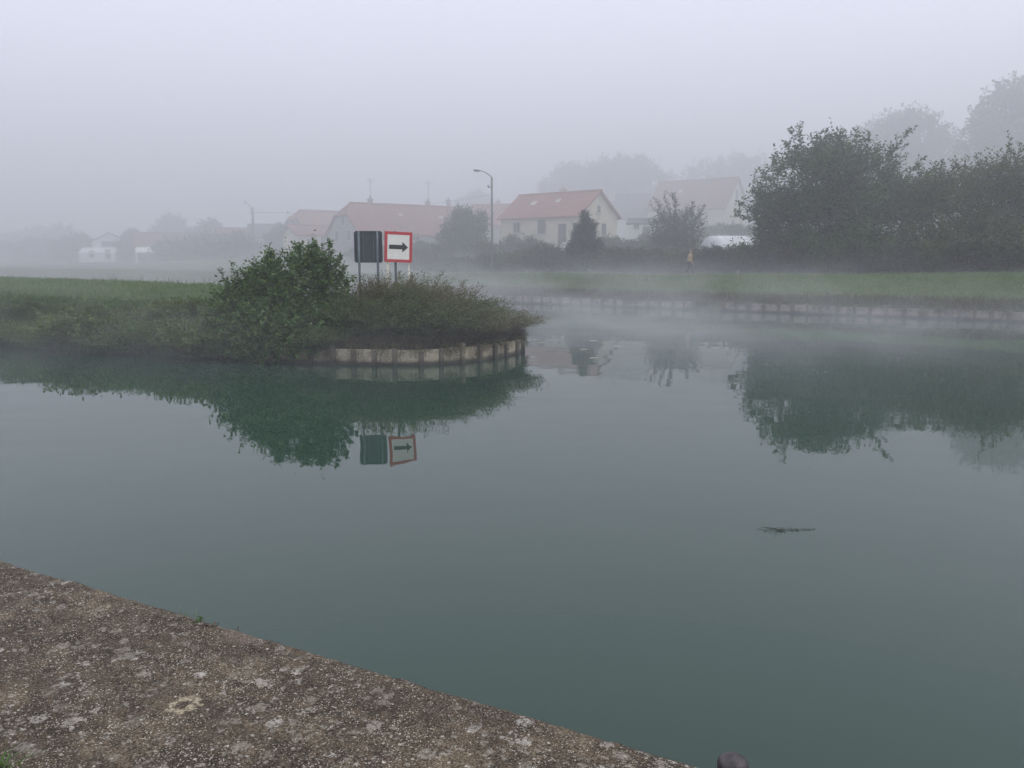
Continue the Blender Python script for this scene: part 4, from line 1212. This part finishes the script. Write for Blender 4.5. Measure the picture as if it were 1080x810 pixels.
# ------------------------------------------------------------------ lamps and wire
def lamp_post(label, px, py_top, Y, head_px, head_py, curved, r0):
    g = ground_at(px, Y)
    top = at_y(px, py_top, Y); hd = at_y(head_px, head_py, Y - 0.6)
    root = empty('street_lamp', g); tag(root, label, 'street lamp', 'street lamps beyond the canal')
    h = top.z - g[2]
    mb = MB(); mb.tube([(0, 0, -0.4), (0, 0, h * 0.5), (0, 0, h)], [r0, r0 * 0.8, r0 * 0.62], 10); mb.build('pole', M_POLE, root, smoothed=True)
    e = hd - Vector(g); d = Vector((e.x, e.y, 0))
    arm = MB()
    if curved:
        pts = [(0, 0, h - 0.15)] + [(d.x * u, d.y * u, h + (e.z - h) * (1 - (1 - u) ** 2.6)) for u in (0.02, 0.06, 0.14, 0.25, 0.4, 0.55, 0.7)]
    else:
        pts = [(0, 0, h - 0.5), (d.x * 0.3, d.y * 0.3, h - 0.05 + (e.z - h) * 0.4), (d.x * 0.7, d.y * 0.7, h + (e.z - h) * 0.75)]
    arm.tube(pts, 0.03, 6); arm.build('arm', M_METAL, root, smoothed=True)
    a = Vector(pts[-1]); L = (e - a).length + 0.12; dr = (e - a).normalized()
    rot = dr.to_track_quat('X', 'Z').to_matrix()
    lh = MB(); lh.box(a + dr * L * 0.5, (L, 0.2, 0.10), rot, bev=0.05); head = lh.build('lamp_head', M_METAL, root)
    gl = MB(); gl.box(a + dr * L * 0.55 - Vector((0, 0, 0.08)), (L * 0.6, 0.18, 0.04), rot, bev=0.015); gl.build('lens', M_FRAME, head)
    mb = MB(); mb.box((-0.16, -0.05, h - 0.75), (0.3, 0.06, 0.06)); mb.lathe([(0.05, 0), (0.06, 0.06), (0.03, 0.14)], (-0.28, -0.05, h - 0.72), 8); mb.build('insulator_bracket', M_METAL, root)
    return Vector((g[0] - 0.28, g[1] - 0.05, g[2] + h - 0.6))
w1 = lamp_post('concrete street lamp with curved arm rising above the hedge', 519, 187, 65, 501, 179.5, True, 0.115)
w0 = lamp_post('thick utility pole with a short straight lamp arm above the big bush', 268.5, 219, 110, 258, 213, False, 0.24)
mb = MB()
w2 = at_y(520, 205, 118)
mb.tube([w0.lerp(w2, t) - Vector((0, 0, 0.9 * 4 * t * (1 - t))) for t in [i / 24 for i in range(25)]], 0.022, 5)
tag(mb.build('overhead_cable', M_BLACK), 'thin sagging overhead cable leading right from the utility pole', 'cable')

# ------------------------------------------------------------------ person on the towpath
def skinned(name, verts, edges, radii, mat, parent, sub=2, root=0):
    me = bpy.data.meshes.new(name); me.from_pydata([Vector(v) for v in verts], edges, []); me.update()
    o = link(name, me, mat, parent)
    md = o.modifiers.new('skin', 'SKIN'); md.use_smooth_shade = True
    for i, r in enumerate(radii):
        sv = me.skin_vertices[0].data[i]
        sv.radius = (r, r) if not hasattr(r, '__len__') else r
        sv.use_root = (i == root)
    sb = o.modifiers.new('sub', 'SUBSURF'); sb.levels = sub; sb.render_levels = sub
    return o

def person():
    p = at_y(727, 292, 56.0)
    g = gh(p.x, 56.0)
    root = empty('person', (p.x, 56.0, g), R(-22))
    tag(root, 'person in mustard jacket, dark trousers and pale shoes walking along the towpath', 'person')
    V = [(0, 0, .95), (0, 0, 1.1), (.02, 0, 1.28), (.03, 0, 1.42), (.045, 0, 1.5), (.06, 0, 1.575), (.062, 0, 1.66), (.05, 0, 1.725)]
    E = [(i, i + 1) for i in range(7)]
    Rr = [.13, .12, .135, .10, .055, .075, .09, .06]
    def add(v, frm, r):
        V.append(v); Rr.append(r); E.append((frm, len(V) - 1)); return len(V) - 1
    add((.17, 0, 1.625), 6, .016)                                                # nose
    for s, kx, kz, ax, az in ((1, .17, .5, .30, .10), (-1, -.02, .49, -.34, .16)):
        hip = add((0, s * .085, .90), 0, .09); kn = add((kx, s * .09, kz), hip, .06); an = add((ax, s * .09, az), kn, .04)
        add((ax + .17, s * .095, .045 if s > 0 else .05), an, .035)
    for s, ex, wx in ((1, -.10, -.05), (-1, .08, .24)):
        sh = add((.02, s * .17, 1.39), 3, .065); el = add((ex, s * .25, 1.12), sh, .045); wr = add((wx, s * .25, .90), el, .03)
        pm = add((wx + .03, s * .245, .83), wr, .034)
        for k, ln in enumerate((.07, .08, .075, .06)):
            f = add((wx + .045 - .018 * k + .01, s * .25, .83 - ln * .6), pm, .009); add((wx + .055 - .018 * k, s * .24, .83 - ln), f, .007)
        t = add((wx + .07, s * .225, .84), wr, .010); add((wx + .085, s * .22, .80), t, .008)
    skinned('body', V, E, Rr, M_SKIN, root)
    skinned('jacket', [(0, 0, .86), (0, 0, 1.0), (.01, 0, 1.15), (.02, 0, 1.3), (.03, 0, 1.43), (.04, 0, 1.5), (.02, .18, 1.39), (-.10, .255, 1.12), (-.055, .255, .93), (.02, -.18, 1.39), (.08, -.255, 1.12), (.225, -.255, .93)],
            [(0, 1), (1, 2), (2, 3), (3, 4), (4, 5), (4, 6), (6, 7), (7, 8), (4, 9), (9, 10), (10, 11)], [.175, .18, .17, .175, .13, .08, .085, .07, .055, .085, .07, .055], M_JACKET, root, root=2)
    skinned('trousers', [(0, 0, .95), (0, .09, .87), (.17, .092, .5), (.285, .092, .14), (0, -.09, .87), (-.02, -.092, .49), (-.325, -.092, .2)],
            [(0, 1), (1, 2), (2, 3), (0, 4), (4, 5), (5, 6)], [.14, .105, .078, .062, .105, .078, .062], M_TROUSER, root)
    for ax, az, s, tz in ((.29, .075, 1, .05), (-.33, .13, -1, .05)):
        skinned('shoe', [(ax - .05, s * .093, az), (ax + .07, s * .095, (az + tz) / 2 + .005), (ax + .19, s * .098, tz)], [(0, 1), (1, 2)], [.058, .055, .045], M_SHOE, root)
    skinned('hair', [(.02, 0, 1.62), (.025, 0, 1.70), (.06, 0, 1.745)], [(0, 1), (1, 2)], [.085, .095, .075], M_HAIR, root)
    for s in (-1, 1):
        mb = MB(); mb.lathe([(.001, -.011), (.01, -.006), (.012, 0), (.01, .006), (.001, .011)], (.142, s * .035, 1.655), 8); mb.build('eye', M_BLACK, root)
person()

# ------------------------------------------------------------------ small things near by
def edge_weed(label, px, py, n, h, w, mat, seed, lean=0.3, leaves=0, name='edge_weed', rad=0.02, z=None):
    p = at_z(px, py, QZ)
    rng = np.random.default_rng(seed)
    root = empty(name, (p.x, p.y, QZ - 0.02)); tag(root, label, 'weed')
    a = rng.random(n) * 6.28; rr = rng.random(n) * rad
    pts = np.stack([np.cos(a) * rr, np.sin(a) * rr, np.zeros(n)], 1)
    hh = h * rng.uniform(0.5, 1.1, n); wd = np.stack([np.cos(a + 1), np.sin(a + 1), 0 * a], 1); W = w * 0.5
    ln = rng.normal(size=(n, 2)) * lean
    prof = []
    q = []
    lv = [0, .35, .7, 1.0]; ws = [1, .9, .6, .08]
    def pos(t): return pts + np.stack([ln[:, 0] * hh * t ** 2, ln[:, 1] * hh * t ** 2, hh * t * (1 - .15 * t)], 1)
    for i in range(3):
        A, B = pos(lv[i]), pos(lv[i + 1])
        q.append(np.stack([A - wd * W * ws[i], A + wd * W * ws[i], B + wd * W * ws[i + 1], B - wd * W * ws[i + 1]], 1))
    link('blades', np_mesh('blades', np.concatenate(q), 4), mat, root)
    if leaves:
        k = rng.integers(0, n, leaves); t = rng.uniform(.3, 1, leaves)
        P = pts[k] + np.stack([ln[k, 0] * hh[k] * t ** 2, ln[k, 1] * hh[k] * t ** 2, hh[k] * t], 1)
        ax = rng.normal(size=(leaves, 3)); wdt = rng.normal(size=(leaves, 3))
        link('leaves', np_mesh('leaves', leaf_quads(P, ax, wdt, np.full(leaves, .02), np.full(leaves, .01)), 4), mat, root)
BRIGHT = leaf_mat('fresh_weed', ((0.06, 0.11, 0.03), (0.10, 0.18, 0.05), (0.14, 0.24, 0.07)), clump=20)
RUSTW = leaf_mat('rusty_weed', ((0.07, 0.045, 0.035), (0.10, 0.06, 0.045), (0.15, 0.09, 0.06)), clump=20)
edge_weed('single thin green grass stalk at the quay edge', 195, 651, 3, 0.10, 0.003, BRIGHT, 1, 0.12)
edge_weed('small bright green weed tuft at the quay edge', 209, 655, 14, 0.055, 0.004, BRIGHT, 2, 0.5, 16)
edge_weed('small rust brown weed on the quay edge', 226, 660, 9, 0.035, 0.004, RUSTW, 3, 0.9, 14)
edge_weed('tiny pale twig sticking out near the chipped quay edge', 250, 663, 3, 0.045, 0.003, DRYWEED, 4, 0.8, 3)
edge_weed('tiny dry stem on the quay edge near the bollard', 658, 786, 3, 0.028, 0.004, DRYWEED, 5, 0.2, 5)
edge_weed('green grass tuft growing at the bottom corner of the quay', 1, 808, 40, 0.07, 0.006, BRIGHT, 6, 0.6, 0, 'grass_tuft', 0.06)

def floating_weed():
    p = at_z(828, 559, 0.0)
    rng = np.random.default_rng(9)
    root = empty('floating_weed', (p.x, p.y, 0.004)); tag(root, 'dark clump of water weed floating with a trailing strand', 'water weed')
    k = p.y / FPX
    N = 150
    u = np.concatenate([rng.normal(-0.12, 0.07, 90), rng.uniform(-0.1, 0.30, 60)])
    v = np.concatenate([rng.normal(0, 0.07, 90), rng.normal(0.0, 0.022, 60)])
    P = np.stack([u, v - 0.1 * (u > 0.2) * 0, rng.uniform(-0.007, 0.003, N)], 1)
    ax = np.stack([rng.normal(size=N) + 0.8, rng.normal(size=N) * 0.6, rng.normal(size=N) * 0.12], 1)
    wd = np.stack([-ax[:, 1], ax[:, 0], rng.normal(size=N) * 0.2], 1)
    link('fronds', np_mesh('fronds', leaf_quads(P, ax, wd, rng.uniform(0.02, 0.05, N), rng.uniform(0.006, 0.014, N), 0.05), 4), M_ALGAE, root)
    mb = MB(); mb.tube([(-0.3, 0.02, 0.004), (-0.2, 0.04, 0.012), (-0.08, 0.0, 0.008), (0.1, -0.01, 0.004), (0.22, 0.0, 0.006), (0.30, 0.01, 0.003)], [0.002, 0.004, 0.004, 0.003, 0.003, 0.002], 5)
    mb.build('strand', M_ALGAE, root)
floating_weed()
for i, (px, py, L, lab) in enumerate([(572, 361.5, 0.3, 'painted pale ripple highlight nearest the headland tip'), (626, 359.5, 0.28, 'painted pale ripple highlight farthest out in midstream'), (616, 368.5, 0.22, 'short painted ripple highlight midway in the group'),
                                      (652, 365.5, 0.34, 'longest painted ripple highlight right of the group'), (626, 377.5, 0.26, 'painted pale ripple highlight nearest to the quay in midstream')]):
    p = at_z(px, py, 0.0)  # thin pale slivers added as painted sky reflections on ripples
    root = empty('ripple_highlight', (p.x, p.y, 0.006), R(-8 + 7 * i)); tag(root, lab, 'glint', 'painted ripple highlights in midstream')
    mb = MB(); mb.tube([(-L / 2, 0, 0.0), (0, 0.01, 0.004), (L / 2, -0.012, 0.0)], [0.008, 0.012, 0.005], 5); mb.build('stalk', M_HIGHLIGHT, root)

# ------------------------------------------------------------------ air
def volume_box(name, label, lo, hi, density, col, aniso=0.0, noise_nodes=None):
    mb = MB()
    c = [(a + b) / 2 for a, b in zip(lo, hi)]; s = [b - a for a, b in zip(lo, hi)]
    mb.box((0, 0, 0), s)
    m = bpy.data.materials.new(name + '_air'); m.use_nodes = True
    nt = m.node_tree
    for n in list(nt.nodes):
        if n.type == 'BSDF_PRINCIPLED': nt.nodes.remove(n)
    v = nt.nodes.new('ShaderNodeVolumePrincipled')
    v.inputs['Color'].default_value = (*col, 1)
    v.inputs['Density'].default_value = density
    v.inputs['Anisotropy'].default_value = aniso
    nt.links.new(v.outputs[0], nt.nodes['Material Output'].inputs['Volume'])
    if noise_nodes: noise_nodes(nt, v)
    o = mb.build(name, m, loc=c)
    tag(o, label, kind='stuff')
    return o
volume_box('haze', 'morning fog over the canal and village', (-900, -250, -2.6), (900, 900, 34), 0.0026, (0.93, 0.945, 0.97), 0.15)
volume_box('fog_bank', 'thick fog lying over the village', (-850, 50, -2.4), (850, 880, 33.8), 0.0142, (0.93, 0.945, 0.97), 0.15)

def low_mist(lo, hi, dens, x0, x1, y0, y1, sx_, sy_):
    c = [(a + b) / 2 for a, b in zip(lo, hi)]
    def nodes(nt, v):
        p = objco(nt)
        w = nt.nodes.new('ShaderNodeVectorMath'); w.operation = 'ADD'
        nt.links.new(p, w.inputs[0]); w.inputs[1].default_value = c
        sx = nt.nodes.new('ShaderNodeSeparateXYZ'); nt.links.new(w.outputs[0], sx.inputs[0])
        def band(sock, a, b, soft):
            m = math_n(nt, 'SUBTRACT', (b - a) / 2, math_n(nt, 'ABSOLUTE', math_n(nt, 'SUBTRACT', sock, (a + b) / 2)))
            return math_n(nt, 'DIVIDE', m, soft, True)
        ez = math_n(nt, 'POWER', math_n(nt, 'DIVIDE', math_n(nt, 'SUBTRACT', hi[2], sx.outputs[2]), hi[2] - lo[2], True), 1.6)
        mp = nt.nodes.new('ShaderNodeMapping'); nt.links.new(w.outputs[0], mp.inputs['Vector']); mp.inputs['Scale'].default_value = (1, 1, 2.2)
        mp.inputs['Location'].default_value = (20.5, -61, -3.8)
        n = noise_tex(nt, 0.2, 4, 0.6, mp.outputs[0], 0.6)
        mr = nt.nodes.new('ShaderNodeMapRange'); mr.inputs['From Min'].default_value = 0.43; mr.inputs['From Max'].default_value = 0.66
        nt.links.new(n.outputs['Fac'], mr.inputs['Value'])
        d = math_n(nt, 'MULTIPLY', math_n(nt, 'MULTIPLY', ez, mr.outputs[0]), math_n(nt, 'MULTIPLY', band(sx.outputs[0], x0, x1, sx_), band(sx.outputs[1], y0, y1, sy_)))
        nt.links.new(math_n(nt, 'MULTIPLY', d, dens), v.inputs['Density'])
    return nodes
ML, MH = (-140, -30, 0.02), (140, 130, 3.4)
volume_box('mist', 'low mist drifting over the water and the far bank', ML, MH, 0.03, (0.93, 0.945, 0.97), 0.1, low_mist(ML, MH, 0.08, -38, 36, 16, 92, 28, 14))

# ------------------------------------------------------------------ light
SUN_EL, SUN_AZ = R(60), R(100)             # azimuth from +Y towards +X
w = bpy.data.worlds.new('World'); sc.world = w; w.use_nodes = True
nt = w.node_tree
bg = nt.nodes['Background']
sky = nt.nodes.new('ShaderNodeTexSky')
sky.sky_type = 'NISHITA'; sky.sun_disc = False
sky.sun_elevation = SUN_EL; sky.sun_rotation = SUN_AZ
sky.air_density = 1.0; sky.dust_density = 4.0; sky.ozone_density = 1.0
veil = mixc(nt, 0.85, sky.outputs['Color'], (8.45, 8.55, 9.95))
nt.links.new(veil, bg.inputs['Color'])
bg.inputs['Strength'].default_value = 0.136
sd = bpy.data.lights.new('sun', 'SUN'); sd.energy = 0.8; sd.angle = R(25); sd.color = (1.0, 0.95, 0.88)
so = bpy.data.objects.new('sun', sd); COL.objects.link(so)
dirv = Vector((math.sin(SUN_AZ) * math.cos(SUN_EL), math.cos(SUN_AZ) * math.cos(SUN_EL), math.sin(SUN_EL)))
so.rotation_euler = (-dirv).to_track_quat('-Z', 'Y').to_euler()
so.location = dirv * 60

# ------------------------------------------------------------------ camera
cd = bpy.data.cameras.new('camera'); co = bpy.data.objects.new('camera', cd); COL.objects.link(co)
cd.sensor_fit = 'HORIZONTAL'; cd.angle = 2 * math.atan(540 / FPX)
cd.clip_start = 0.05; cd.clip_end = 6000
co.location = (0, 0, EYE); co.rotation_euler = (math.pi / 2 - PITCH, 0, 0)
sc.camera = co

sc.render.engine = 'CYCLES'
cy = sc.cycles
cy.volume_bounces = 6; cy.max_bounces = 10; cy.diffuse_bounces = 3; cy.glossy_bounces = 3; cy.transmission_bounces = 3
cy.use_denoising = True
try: cy.denoiser = 'OPENIMAGEDENOISE'
except Exception: pass
cy.sample_clamp_indirect = 4
vs = sc.view_settings
vs.view_transform = 'Standard'; vs.look = 'None'; vs.exposure = 0; vs.gamma = 1; vs.use_curve_mapping = False
